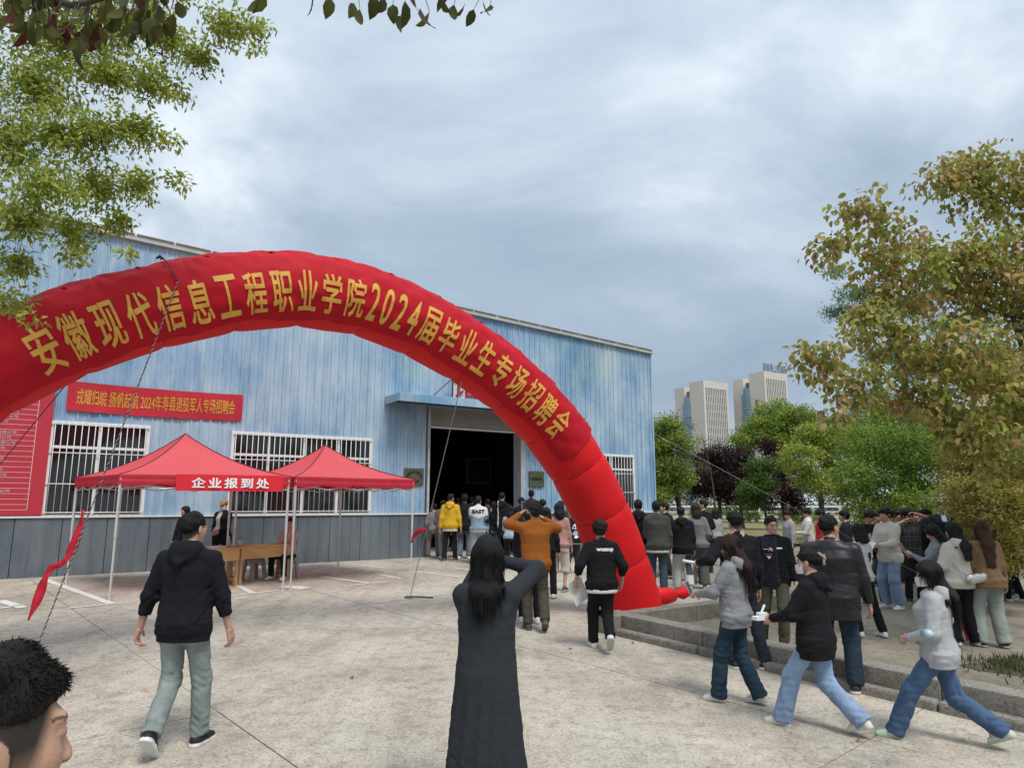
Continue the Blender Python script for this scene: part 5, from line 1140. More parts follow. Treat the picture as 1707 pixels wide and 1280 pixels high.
            pn = np.cross(fd, sd_); pn = pn if pn @ np.array([-s_ * 1.0, .2, -.2]) > 0 else -pn
        tb = w0 + fd * .025 * hk + sd_ * .022 * hk; tm = tb + (fd * .6 + sd_ * .65 + pn * .35) * .042 * hk; te = tm + (fd * .85 + sd_ * .15 + pn * .45) * .034 * hk
        A_.cone(tb, tm, .0145 * hk, .0115 * hk, .010); A_.cone(tm, te, .0108 * hk, .0085 * hk, .004)
        V, F = A_.mesh(min(.010, max(.0042, dist * .00062)), 1); put(V, F, np.tile(skin, (len(V), 1))); hinfo.append((w0 + fd * .09 * hk + pn * .02, fd, pn, sd_))
    me = np_mesh('body', np.concatenate(Vs), np.concatenate(Fs_), SKIN, True, np.concatenate(Cs)); mobj('body', me, t)
    # --- trousers
    fo = folds(seed, foldk * .030 * (1 if v < .014 else .9), 15, 12)
    if low != 'none':
        Tr = Field(); add_torso(Tr, .012, .0, .775 * k, 1.0 * k)
        for i in (0, 1):
            Tr.cone(hipj[i], knee[i], leg[0] * k, leg[1] * k, .05); an = ank[i]; dk = (an - knee[i]) / np.linalg.norm(an - knee[i]); e_ = knee[i] + dk * (np.linalg.norm(an - knee[i]) + (.075 - cuff) * k); Tr.cone(knee[i], e_, leg[1] * k, leg[2] * k, .03, cutb=True)
        kz = [knee[0], knee[1]]
        def dsp(X, Y, Z):
            w = .45
            for p in (ank[0], ank[1], knee[0], knee[1]): w = w + .75 * np.exp(-((X - p[0]) ** 2 + (Y - p[1]) ** 2 + (Z - p[2] - .06) ** 2) / .018)
            o_ = fo(X, Y, Z) * w
            if v < .014:
                for p, zo in ((knee[0], .0), (knee[1], .0), (ank[0], .07), (ank[1], .07)): o_ = o_ + .0052 * np.sin(105 * (Z - p[2]) + 26 * (X - p[0]) + 1.6 * np.sin(34 * X + 22 * Y + 9 * p[0])) * np.exp(-((X - p[0]) ** 2 + (Y - p[1]) ** 2 + (Z - p[2] - zo) ** 2) / .011)
            return o_
        Tr.disp = dsp; V, F = Tr.mesh(v, 1); C_ = np.tile(lowcol, (len(V), 1)).astype(float)
        if lowf: C_ = lowf(V, C_, dict(k=k, knee=knee, ank=ank, hipj=hipj))
        mobj(low or 'trousers', np_mesh(low or 'trousers', V, F, lowm or CLOTH, True, C_), t)
    if skirt:
        Sk = Field(); add_torso(Sk, .02, .0, skirt[0] * k, 1.02 * k, skirt[1]); Sk.disp = folds(seed + 5, .012, 3, 26); V, F = Sk.mesh(v, 1); mobj('skirt', np_mesh('skirt', V, F, CLOTH, True, np.tile(skirt[2], (len(V), 1))), t)
    # --- shoes
    for i in (0, 1):
        f = feet[i]; yaw = R(f[4]) if len(f) > 4 else R((-8, 8)[i] * -1); M = rot(yaw, -R(f[3])); S_ = Field(); a0 = ank[i]; q = k * (1.02 if sex == 'm' else .93)
        def sp(y, z, x=0): return np.array([x, y, z - .075]) * q
        S_.cone(sp(-.035, .036), sp(.05, .034), .043 * q, .044 * q, .02); S_.cone(sp(.05, .032), sp(.145, .026), .044 * q, .036 * q, .02); S_.cone(sp(-.02, .05), sp(0.005, .115), .040 * q, .036 * q, .03, cutb=True); S_.cone(sp(.02, .07), sp(.10, .042), .032 * q, .028 * q, .03)
        S_.cone(sp(-.04, .012), sp(.05, .012), .046 * q, .047 * q, .01, sq=(1, 1, .6)); S_.cone(sp(.05, .012), sp(.15, .012), .047 * q, .040 * q, .01, sq=(1, 1, .6))
        S_.cut.append(lambda X, Y, Z, q=q: (-.075 * q + .002) - Z); V, F = S_.mesh(min(.014, max(.006, v * .75)), 1); C_ = np.tile(shoe, (len(V), 1)).astype(float); C_[V[:, 2] < (-.075 + .030) * q] = sole
        if sum(shoe) > .9: C_[(V[:, 2] > -.02 * q) & (V[:, 1] > .01 * q) & (np.sin(V[:, 1] / q * 330) > .2) & (np.abs(V[:, 0]) < .02 * q)] *= .55
        mobj('shoe', np_mesh('shoe', (M @ V.T).T + a0, F, SHOEM, True, C_), t)
    # --- upper garment
    U = Field(); boxy = boxy if boxy is not None else (.160 if sex == 'm' else .142); hm = hem * k; add_torso(U, ease, boxy, hm, 1.475 * k, flare, .014 if (hood or up in (None, 'jacket')) and hem > .7 else 0., leg[0] * k if seat is None and hem > .5 else 0.); sl = []
    for i in (0, 1):
        wv = wri[i]; fdir = wv - elb[i]; Lf = np.linalg.norm(fdir); fdir = fdir / Lf; r1 = (.054 + ease * .56) * k * (1 if sex == 'm' else .9)
        U.cone(shj[i], elb[i], r1, r1 * .86, .045)
        if sleeve > .5: ce = elb[i] + fdir * (Lf * (sleeve - .5) * 2 - .0); U.cone(elb[i], ce, r1 * .86, r1 * (.86 - .30 * (sleeve - .5) * 2), .03, cutb=True); sl.append(ce)
        else: ce = elb[i]
    if hood:
        hb = tw((0, -.105, 1.425)); U.ell(hb, np.array([.118, .066, .095]) * k, .022); U.cone(tw((-.10, -.085, 1.455)), tw((0, -.175, 1.36)), .022 * k, .026 * k, .018); U.cone(tw((.10, -.085, 1.455)), tw((0, -.175, 1.36)), .022 * k, .026 * k, .018); U.cone(tw((-.07, -.07, 1.48)), tw((.07, -.07, 1.48)), .035 * k, .035 * k, .03)
        for s_ in (-1, 1): U.cone(tw((s_ * .082, -.06, 1.475)), tw((s_ * .045, .07, 1.425)), .034 * k, .024 * k, .025)
    elif collar:
        for j in range(10):
            a0_, a1_ = j * .6283, (j + 1) * .6283; f_ = lambda a: tw((.057 * math.sin(a), -.014 + .057 * math.cos(a), 1.480 - .016 * math.cos(a))); U.cone(f_(a0_), f_(a1_), .015 * k, .015 * k, .012)
    fu = folds(seed + 300, foldk * .031 * (1 if v < .014 else .9), 11, 11, 5)
    def dsp2(X, Y, Z):
        w = .55
        for p in elb: w = w + .6 * np.exp(-((X - p[0]) ** 2 + (Y - p[1]) ** 2 + (Z - p[2]) ** 2) / .012)
        w = w + .5 * np.exp(-((Z - hm - .12 - hipo[2] + drop) / .10) ** 2); dr_ = drape * np.clip((1.15 * k - Z) / (.5 * k), 0, 1) * (np.abs(np.sin(6.5 * np.arctan2(X - hipo[0], -Y + hipo[1] + 1e-6) + 1.3 * np.sin(2.1 * Z + 1) + .4)) - .5) if drape else 0; return dr_ + fu(X, Y, Z) * w * np.clip((Z - tw((0, 0, hem))[2]) / .05, .12, 1)
    U.disp = dsp2; V, F = U.mesh(v, 1); C_ = np.tile(upcol, (len(V), 1)).astype(float)
    ctx = dict(k=k, tw=tw, elb=elb, wri=wri, shj=shj, hc=hc, HR=HR, hands=hinfo, obj=t, loc=np.array(loc), face=R(face), field=U, drop=drop)
    if upf: C_ = upf(V, C_, ctx)
    un = up or ('hoodie' if hood else 'jacket'); ug = mobj(un, np_mesh(un, V, F, upm or CLOTH, True, C_), t); ctx['top'] = ug
    if tee:                                                # a shirt hem showing below the jacket
        Te = Field(); add_torso(Te, ease - .016, boxy, (hem - .035) * k, (hem + .06) * k, flare, 0., leg[0] * k); V, F = Te.mesh(v, 1); mobj('shirt_hem', np_mesh('shirt_hem', V, F, CLOTH, True, np.tile(tee, (len(V), 1))), t)
    # --- hair
    if hair != 'none':
        Ha = Field(); q = k * (1.0 if sex == 'm' else .97); rr = np.random.default_rng(seed + 900); longh = hair in ('long', 'longer')
        taper = None; th = {'short': .011, 'fade': .006, 'crew': .012, 'bowl': .021, 'long': .020, 'longer': .020, 'pony': .012, 'bun': .014, 'cap': .010, 'bob': .024, 'wavy': .023}[hair]
        Ha.ell(hp(0, -.016, .026), hp(.076 + th, .096 + th, .086 + th), .01)
        if hair in ('short', 'fade', 'bowl', 'wavy'): Ha.ell(hp(0, .012, .072), hp(.066, .075, .042), .03)
        if hair in ('bowl', 'wavy', 'bob'): Ha.cone(hp(-.045, .075, .05), hp(.045, .075, .05), .026 * q, .026 * q, .03); Ha.ell(hp(0, -.07, -.03), hp(.075, .045, .06), .03)
        pl_ = HP.get(hair)
        if pl_:
            y0, z0, y1, z1 = [c_ * q for c_ in pl_]; nv = np.array([-(z0 - z1), (y0 - y1)]); nv /= np.linalg.norm(nv)
            Ha.cut.append(lambda X, Y, Z: -((Y - y0) * nv[0] + (Z - z0) * nv[1])); taper = lambda X, Y, Z: (th + .003) * (1 - np.clip(((Y - y0) * nv[0] + (Z - z0) * nv[1]) / (.075 * q), 0, 1) ** 1.2) * np.clip((.05 * q - Y) / (.03 * q), 1.0 if hair == 'fade' else .45, 1)
        if longh or hair == 'bob':
            dl = {'long': .40, 'longer': .52, 'bob': .17}[hair]; dl = hairlen or dl; bk = -.10
            bx = (-.195 if hood else -.142) - max(0, ease - .03); wd = rr.normal(0, .012)
            Ha.cone(hp(0, -.045, .0), hp(0, -.085, -.11), .084 * q, .078 * q, .03, sq=(1.12, .78, 1))
            if hair == 'bob': Ha.cone(hp(0, -.085, -.11), hp(0, -.095, -dl), .078 * q, .070 * q, .03, sq=(1.25, .6, 1))
            else: Ha.cone(hp(0, -.085, -.11), hp(wd * .5, bx, -.23), .078 * q, .066 * q, .03, sq=(1.22, .62, 1)); Ha.cone(hp(wd * .5, bx, -.23), hp(wd, bx - .012, -dl), .066 * q, .042 * q, .03, sq=(1.5, .42, 1))
            for s_ in (-1, 1): Ha.cone(hp(s_ * .070, .01, .04), hp(s_ * .086, -.035, -.16), .026 * q, .024 * q, .02); Ha.cone(hp(s_ * .086, -.035, -.16), hp(s_ * (.10 if hair != 'bob' else .08), -.06 if hair == 'bob' else bx * .72, -dl * (.62 if hair != 'bob' else .9)), .026 * q, .014 * q, .02)
            Ha.ell(hp(0, .125, -.045), hp(.062, .075, .105), .02, None, 's')
        if hair == 'bun': Ha.ell(hp(0, -.115, .01), hp(.045, .04, .05), .015)
        if hair in ('pony', 'cap'):
            y0, z0, y1, z1 = .082 * q, .058 * q, -.085 * q, -.085 * q; nv = np.array([-(z0 - z1), (y0 - y1)]); nv /= np.linalg.norm(nv); Ha.cut.append(lambda X, Y, Z: np.where((Y < -.06 * q) & (Z < -.02 * q), -1, -((Y - y0) * nv[0] + (Z - z0) * nv[1])) if hair == 'pony' else -((Y - y0) * nv[0] + (Z - z0) * nv[1]))
            if hair == 'pony': Ha.cone(hp(0, -.11, .0), hp(0, -.15, -.05), .032 * q, .038 * q, .02); Ha.cone(hp(0, -.15, -.05), hp(0.02, -.15, -.26), .038 * q, .015 * q, .02)
        kf = (60, 60, 22) if longh else (52, 52, 60); ph_ = rr.uniform(0, 6.28, 6)
        amp = .006 if hair in ('wavy', 'bowl', 'fade') else .004
        Ha.disp = lambda X, Y, Z: amp * (np.sin(kf[0] * X + ph_[0] + 2 * np.sin(20 * Z + ph_[1])) * np.sin(kf[1] * Y + ph_[2]) + .6 * np.sin(kf[2] * Z * 1.7 + 40 * X + ph_[3])) + (taper(X, Y, Z) if taper else 0)
        V, F = Ha.mesh(max(hv, .0045) if not longh else max(hv, .006), 1); C_ = np.tile(haircol, (len(V), 1)) * rr.uniform(.8, 1.25, (len(V), 1))
        Vw = (HR @ V.T).T + hc
        if longh and V.size:                                # long hair falls straight down whatever the head does
            wz = np.clip((-.06 - V[:, 2] / q) / .12, 0, 1)[:, None]; Vst = V + hc; Vw = Vw * (1 - wz) + Vst * wz
        ha = mobj('hair', np_mesh('hair', Vw, F, HAIRM, True, C_), t); ctx['hair'] = ha
        if dist < 9.5 and len(V):                           # loose strands
            ns = int(9000 / max(dist, 1.0) ** .8) if not longh else int(5000 / dist ** .6); ii = rr.integers(0, len(V), ns); p0 = V[ii]; out = unit(p0 - np.array([0, -.01, .01])); 
            if longh: dirs = unit(out * .10 + np.array([0, -.05, -1.0]) + rr.normal(0, .05, (ns, 3))); ll = rr.uniform(.05, .14, ns)
            else:
                bkk = (p0[:, 1] < .02 * q); fl = np.stack([np.zeros(ns), np.where(bkk, -.1, .25), np.where(bkk, -.75, -.2)], 1); dirs = unit(out * (.5 if hair in ('fade', 'crew') else .35) + fl + rr.normal(0, .35, (ns, 3))); ll = rr.uniform(.010, .030, ns) * {'fade': .30, 'wavy': 1.0, 'bowl': 1.1}.get(hair, .45) * (np.where(p0[:, 2] > .055 * q, 1.5, .35) if hair == 'fade' else 1.0)
            wdt = unit(np.cross(dirs, rr.normal(0, 1, (ns, 3)))) * (.0009 + .00012 * dist); mid = p0 + dirs * ll[:, None] * .55 + np.array([0, 0, -.001]); tip = p0 + dirs * ll[:, None] + np.array([0, 0, -.004])
            SV = np.stack([p0 - wdt, p0 + wdt, mid + wdt * .7, mid - wdt * .7, tip], 1).reshape(-1, 3); o5 = np.arange(ns)[:, None] * 5; SF = np.concatenate([o5 + np.array([[0, 1, 2, 3]]), o5 + np.array([[3, 2, 4, 4]])]); tri = SF[ns:, :3]
            if longh: SVw = SV + hc
            else: SVw = (HR @ SV.T).T + hc
            st = mobj('loose_strands', np_mesh('loose_strands', SVw, SF[:ns].tolist() + tri.tolist(), HAIRM, True, np.tile(haircol, (len(SVw), 1))), ha); st['kind'] = 'stuff'
    for fn in kids: fn(ctx)
    CREW.append(ctx); return ctx
# --- small pieces worn or held
M_ink_w = mk('print_white', (.75, .75, .74), .8); M_glassf = mk('spectacle_frame', (.08, .07, .07), .4); M_lens = mk('spectacle_lens', (.5, .5, .5), .05, trans=.85); M_lensd = mk('dark_lens', (.02, .02, .02), .1)
def back_text(body, x, z, w, h, mat=None, front=False, bold=.03, name='lettering', shape=None):
    """lettering printed on the back (or chest) of the garment, following its surface"""
    def fn(c):
        V, F = shape if shape is not None else fit_glyphs(body, w, h, bold); s_ = 1 if front else -1; X = (x - V[:, 0] if front else x + V[:, 0]) * c['k']; Zl = (z + V[:, 1]) * c['k'] - c['drop']; ysam = np.linspace(.42, -.05, 95) * s_; Y = np.full(len(V), np.nan); fld = c['field']
        P = np.stack([np.repeat(X, 95), np.tile(ysam, len(X)), np.repeat(Zl, 95)], 1); D = fld.at(P).reshape(-1, 95); hit = D < 0; i = np.argmax(hit, 1); i = np.clip(i, 1, 94); r_ = np.arange(len(X)); d0, d1 = D[r_, i - 1], D[r_, i]; tt = d0 / np.where(np.abs(d0 - d1) < 1e-9, 1, d0 - d1); Y = ysam[i - 1] + (ysam[i] - ysam[i - 1]) * np.clip(tt, 0, 1) + s_ * (.007 + V[:, 2])
        mobj(name, np_mesh(name, np.stack([X, Y, Zl], 1), F, mat or M_ink_w), c['top'])
    return fn
def blob(n, seed, w, h):
    r = np.random.default_rng(seed); rad = 1 + .25 * r.normal(0, 1, n).clip(-1, 1); a = np.linspace(0, 2 * math.pi, n, endpoint=False); V = [(0, 0, 0)] + [(w / 2 * q * math.cos(b), h / 2 * q * math.sin(b), 0) for q, b in zip(rad, a)]
    return np.array(V), [(0, i + 1, (i + 1) % n + 1) for i in range(n)]
def spectacles(dark=False):
    def fn(c):
        k = c['k']; mb = MB(); T = lambda p: tuple(c['HR'] @ (np.array(p) * k) + c['hc'])
        g_ = MB()
        for s_ in (-1, 1):
            rim = [T((s_ * .033 + .024 * math.cos(a), .1045 - .012 * abs(math.cos(a) * (s_ * math.cos(a) > 0)), -.003 + .018 * math.sin(a))) for a in np.linspace(0, 6.283, 17)]; mb.tube(rim, .0016 * k, 5, False)
            g_.add([T((s_ * .033, .104, -.003))] + rim[:-1], [(0, i + 1, (i + 1) % 16 + 1) for i in range(16)]); mb.tube([T((s_ * .057, .095, .0)), T((s_ * .078, .05, .002)), T((s_ * .080, -.01, .0))], .0014 * k, 5)
        mb.tube([T((-.010, .106, .0)), T((.010, .106, .0))], .0015 * k, 5); f_ = mb.build('glasses', M_glassf, c['obj'], True); g_.build('lens', M_lensd if dark else M_lens, f_)
    return fn
def mask(c, col=(.62, .60, .60)):
    k = c['k']; V = []; nu, nv_ = 10, 6; T = lambda p: tuple(c['HR'] @ (np.array(p) * k) + c['hc'])
    for j in range(nv_ + 1):
        z = -.020 - .088 * j / nv_
        for i in range(nu + 1):
            a = -1.25 + 2.5 * i / nu; r_ = .112 + .010 * math.cos(a * 1.2) * math.sin(math.pi * (j / nv_ * .8 + .1)); V.append(T((.072 * math.sin(a), .0 + r_ * math.cos(a) * 1.0, z)))
    F = [(j * (nu + 1) + i, j * (nu + 1) + i + 1, (j + 1) * (nu + 1) + i + 1, (j + 1) * (nu + 1) + i) for j in range(nv_) for i in range(nu)]
    mobj('face_mask', np_mesh('face_mask', V, F, mk('mask_cloth', col, .9), True), c['obj'])
def cap(col, brim_dir=1):
    def fn(c):
        k = c['k']; A_ = Field(); A_.ell(np.array([0, -.014, .040]) * k, np.array([.094, .112, .088]) * k, .01); A_.cut.append(lambda X, Y, Z: (.030 * k) - Z - .12 * (Y + .02)); V, F = A_.mesh(.006, 1); o = mobj('cap', np_mesh('cap', (c['HR'] @ V.T).T + c['hc'], F, CLOTH, True, np.tile(col, (len(V), 1))), c['obj'])
        B_ = Field(); B_.ell(np.array([0, .11 * brim_dir, .032]) * k, np.array([.068, .075, .012]) * k, .01); V, F = B_.mesh(.006, 1); mobj('brim', np_mesh('brim', (c['HR'] @ V.T).T + c['hc'], F, CLOTH, True, np.tile(col, (len(V), 1))), o)
    return fn
def to_world(c, p):
    ca, sa = math.cos(c['face']), math.sin(c['face']); return np.array([c['loc'][0] + ca * p[0] - sa * p[1], c['loc'][1] + sa * p[0] + ca * p[1], c['loc'][2] + p[2]])
def held(c, i, off=(0, 0, 0)): return to_world(c, c['hands'][i][0] + np.array(off))
def phone(c, i, label, off=(0, 0, 0), rz=0., col=(.02, .02, .022), tilt=0.):
    t = thing('phone', label, 'phone', tuple(held(c, i, off)), c['face'] + rz); t.rotation_euler.x = tilt
    mb = MB(); mb.box(-.037, .037, -.0042, .0042, -.077, .077); mb.build('case', mk('phone_case_%.2f%.2f%.2f' % col, col, .3), t, bevel=.004); mb = MB(); mb.box(-.034, .034, -.0052, -.0044, -.073, .073); mb.build('screen', mk('phone_screen', (.03, .035, .05), .1), t)
    mb = MB(); mb.box(.008, .031, .0044, .0062, .042, .070); mb.build('camera_bump', mk('phone_bump', (.03, .03, .03), .3), t); return t
def sheets(c, i, label, off=(0, 0, 0), rz=0., rx=0., ry=0., n=3, curl_=.03, w=.21, h=.297):
    t = thing('paper_sheets', label, 'papers', tuple(held(c, i, off)), c['face'] + rz); t.rotation_euler = (rx, ry, c['face'] + rz)
    for j in range(n):
        V = [(-w / 2 + w * a / 8 + .006 * j, .003 * j + curl_ * math.sin(a / 8 * 2.2 + .4 * j), -h + h * b / 8 + .02) for b in range(9) for a in range(9)]
        mobj('sheet', np_mesh('sheet', V, [(b * 9 + a, b * 9 + a + 1, (b + 1) * 9 + a + 1, (b + 1) * 9 + a) for b in range(8) for a in range(8)], M_paper, True), t)
    return t
BLK = (.012, .012, .014); NAVY = (.012, .016, .028); WHT = (.62, .62, .60); JEAN = (.07, .11, .18); LJEAN = (.20, .29, .42); GJEAN = (.25, .28, .27); TEAL = (.025, .055, .075)
# ------------------------------------------------------------------ the people in the photograph
STRIDE_L = ((-.08, .27, .0, 6), (.08, -.25, .06, 38)); STRIDE_R = ((-.08, -.25, .06, 38), (.08, .27, .0, 6))
def stripe_leg(col, w=.022):
    def f(V, C_, c):
        for i in (0, 1):
            s_ = i * 2 - 1; m = (V[:, 0] * s_ > c['hipj'][i][0] * s_ * .2) & (np.abs(V[:, 1] - np.interp(V[:, 2], [c['ank'][i][2], c['knee'][i][2], c['hipj'][i][2]], [c['ank'][i][1], c['knee'][i][1], c['hipj'][i][1]])) < w) & (V[:, 0] * s_ > np.interp(V[:, 2], [c['ank'][i][2], c['knee'][i][2], c['hipj'][i][2]], [c['ank'][i][0], c['knee'][i][0], c['hipj'][i][0]]) * s_ + .03); C_[m] = col
        return C_
    return f
def worn_denim(V, C_, c):
    for i in (0, 1):
        d = np.exp(-((V[:, 0] - (c['hipj'][i][0] + c['knee'][i][0]) / 2) ** 2 / .004 + (V[:, 2] - .62 * c['k']) ** 2 / .04)); C_ = C_ * (1 + .35 * d[:, None])
    return C_
COATP = [(.20, .226, .170, .0), (.60, .185, .140, -.005), (.92, .154, .108, -.012), (1.07, .140, .090, .0), (1.17, .144, .092, .004), (1.28, .152, .100, .008), (1.36, .155, .092, .0), (1.415, .150, .084, -.010), (1.455, .098, .066, -.016), (1.50, .052, .052, -.012)]
# near figures -----------------------------------------------------
y1 = 1.06; q1 = at_depth(22, 1083, y1)
person('young man with short spiky black hair in profile, cut off at the lower left corner', loc=(q1[0] - .048, y1, gz(q1[0], y1)), H=float(q1[2]) - gz(q1[0], y1) + .004, face=-36, hair='fade', head=(-1, -2, 0), hip=(0, 0, 0), upcol=(.03, .03, .035), lowcol=(.03, .03, .04), v=.010, skin=(.40, .235, .16))
man2 = person('man in dark navy hoodie and faded grey-green jeans walking away', px=(292, 1252), top=852, face=-3, feet=((-.075, -.24, .04, 42), (.10, .16, 0, 0)), hands=((-.36, .02, .86), (.31, .10, .82)), elbow=((-.6, -.8, -.1), (.5, -.8, -.2)), head=(-14, 0, 0), hood=True, upcol=(.0085, .009, .0135), hem=.78, ease=.028, sleeve=.80, lowcol=(.19, .225, .215), lowm=DENIM, lowf=worn_denim, leg=(.090, .072, .070), shoe=(.012, .012, .014), sole=(.65, .65, .63), hair='crew', curl=(.8, .55), kids=[spectacles()], build=1.08)
coat = person('woman with long black hair in a long charcoal knit coat taking a photo', loc=(-.155, 4.5, gz(-.155, 4.5)), H=1.735, face=2, sex='f', feet=((-.09, 0, 0, 0), (.09, .03, 0, 0)), hands=((-.05, .30, 1.545), (.10, .28, 1.555)), elbow=((-.4, .5, -.9), (1.6, .0, .10)), head=(0, 5, 0), boxy=0, foldk=.8, drape=.012, prof_t=COATP, up='coat', hairlen=.31, upcol=(.030, .034, .039), upm=KNIT, hem=.245, ease=.034, flare=0., leg=(.072, .06, .056), collar=False, lowcol=BLK, hair='long', haircol=(.007, .007, .008), build=1.0, v=.009)
rust = person('man in rust-brown corduroy jacket and olive trousers holding up a phone', px=(893, 1050), top=836, face=8, feet=((-.10, .06, 0, 0), (.10, -.20, .03, 28)), hands=((-.17, .30, 1.56), (.16, .26, 1.50)), elbow=((-1.5, .1, -.7), (1.3, .1, -.8)), head=(8, 0, 0), up='jacket', upcol=(.26, .083, .014), hem=.80, ease=.040, lowcol=(.062, .056, .042), leg=(.090, .076, .070), shoe=(.045, .045, .04), sole=(.10, .10, .09), hair='bowl', curl=(.9, .9), build=1.05)
phone(rust, 0, 'pale phone held up by the man in the rust-brown jacket', (-.01, .05, .07), .5, (.55, .56, .58), -.2)
phone(coat, 1, 'black phone held up in front of the woman in the charcoal coat', (-.06, .05, .06), 0)
wos = person('young man in black jacket lettered wossup on the back, carrying papers', px=(1003, 1084), top=865, face=6, feet=((-.06, .20, 0, 0), (.05, -.26, .06, 45)), hands=((-.34, .06, .92), (.30, .06, .90)), elbow=((-.5, -.8, -.2), (.6, -.8, -.2)), head=(-22, 4, 0), up='jacket', upcol=(.009, .009, .0105), hem=.80, ease=.040, sleeve=.78, tee=WHT, lowcol=(.008, .008, .009), leg=(.096, .080, .068), shoe=(.55, .60, .58), sole=(.45, .47, .44), hair='wavy', haircol=(.014, .010, .009), kids=[back_text('wossup', .045, 1.335, .24, .055, bold=.025)], curl=(.9, .5))
sheets(wos, 0, 'white papers hanging from the hand of the young man lettered wossup', (-.02, .02, .04), .25, 0, -.45, 3, .03)
# queue at the entrance ------------------------------------------------
QG = 'people queueing at the hall entrance'
person('man in a grey jacket half hidden by the left jamb of the entrance', px=(722, 930), top=838, face=15, upcol=(.20, .19, .18), lowcol=(.16, .16, .15), group=QG)
person('figure in mauve top and pale grey trousers just left of the yellow hoodie', px=(738, 931), top=833, face=-10, upcol=(.16, .13, .14), lowcol=(.26, .25, .27), shoe=WHT, group=QG, feet=((-.08, .1, 0, 0), (.08, -.12, .02, 20)))
def yel(V, C_, c): C_[V[:, 2] < (.82 * c['k'])] = (.55, .53, .46); return C_
person('man in a bright yellow hoodie and black trousers with white stripes', px=(750, 935), top=822, face=-4, hood=True, upcol=(.58, .36, .025), hem=.79, ease=.036, upf=yel, lowcol=BLK, lowf=stripe_leg(WHT), shoe=(.05, .05, .05), hair='short', group=QG, tee=(.6, .58, .52))
person('man in a loose black jacket and grey-blue jeans right of the yellow hoodie', px=(774, 931), top=823, face=-12, upcol=BLK, hem=.74, ease=.05, lowcol=(.14, .17, .20), lowm=DENIM, leg=(.1, .09, .088), shoe=WHT, hair='wavy', group=QG)
def east(V, C_, c):
    k = c['k']; C_[:] = (.20, .29, .38); yoke = V[:, 2] > (1.16 + .35 * np.abs(V[:, 0])) * k; C_[yoke] = (.68, .67, .64); C_[V[:, 2] < .85 * k] = (.6, .6, .58)
    for i in (0, 1):
        d = np.linalg.norm(V - c['elb'][i], axis=1); C_[(d < .13) & (d > .105)] = BLK; C_[(d < .09) & (d > .07)] = BLK
    return C_
person('man in a white and denim-blue jacket lettered EAST on the back', px=(797, 940), top=826, face=2, upcol=LJEAN, upf=east, hem=.80, ease=.036, lowcol=(.33, .37, .40), lowm=DENIM, leg=(.1, .09, .09), shoe=WHT, hair='short', haircol=(.012, .014, .022), group=QG, kids=[back_text('EAST', .0, 1.33, .33, .10, mk('print_black', (.015, .015, .018), .8), bold=.07)])
person('man in a plain black sweater right of the lettered denim jacket', px=(822, 933), top=835, face=-8, upcol=(.014, .015, .02), hair='short', group=QG, lowcol=(.05, .06, .08))
def wst(V, C_, c): C_[(np.abs(V[:, 0] + .11 * c['k']) < .012) & (V[:, 1] < 0)] = (.6, .6, .6); return C_
person('tall man in a black hoodie with a white strap over the shoulder', px=(838, 934), top=820, face=-6, hood=True, upcol=(.010, .010, .012), upf=wst, hair='crew', group=QG)
person('woman with black hair in a pale denim jacket behind the raised phone', px=(852, 950), top=843, face=-10, sex='f', upcol=(.30, .38, .47), upm=DENIM, lowcol=BLK, hair='bob', group=QG)
for i, (x, yb, yt, col, hs, lab) in enumerate([
    (762, 920, 829, (.02, .02, .025), 'short', 'dark-clad man inside the doorway behind the yellow hoodie'), (786, 918, 827, (.025, .025, .03), 'bowl', 'dark-clad man inside the doorway behind the lettered denim jacket'), (812, 921, 831, (.03, .028, .03), 'short', 'dark-clad man inside the doorway left of the hooded man with the strap'),
    (868, 926, 829, (.02, .02, .025), 'wavy', 'man in black in the queue directly left of the rust-brown jacket'), (886, 921, 816, (.03, .03, .035), 'short', 'tall man at the back of the queue whose head rises above the rust-brown jacket'), (905, 931, 832, (.03, .025, .025), 'wavy', 'man in dark brown whose head shows right of the rust-brown jacket')]):
    person(lab, px=(x, yb), top=yt, face=random.uniform(-15, 15), upcol=col, hair=hs, group=QG)
person('woman with long black hair in a dark green jacket in the queue', px=(936, 936), top=834, face=10, sex='f', upcol=(.02, .055, .04), hair='long', group=QG)
person('man in mid grey at the right end of the queue behind the cap', px=(950, 931), top=840, face=20, upcol=(.12, .12, .12), hair='short', group=QG)
person('woman in a dusty pink jacket and pale shorts beside the rust-brown jacket', px=(930, 985), top=838, face=-20, sex='f', upcol=(.42, .24, .22), hem=.86, ease=.036, low='shorts', lowcol=(.50, .45, .40), cuff=.36, leg=(.1, .095, .10), shoe=(.05, .05, .05), hair='bob', hands=((-.2, .1, .85), (.22, .12, .84)))
person('slim person all in black between the rust-brown and the pink jackets', px=(913, 996), top=845, face=-5, sex='f', upcol=(.010, .010, .011), lowcol=(.010, .010, .011), shoe=WHT, hair='long')
person('person in black with white shoes hidden behind the rust jacket', px=(884, 1036), top=850, face=0, upcol=(.012, .012, .013), lowcol=(.010, .010, .012), shoe=WHT, hair='short')
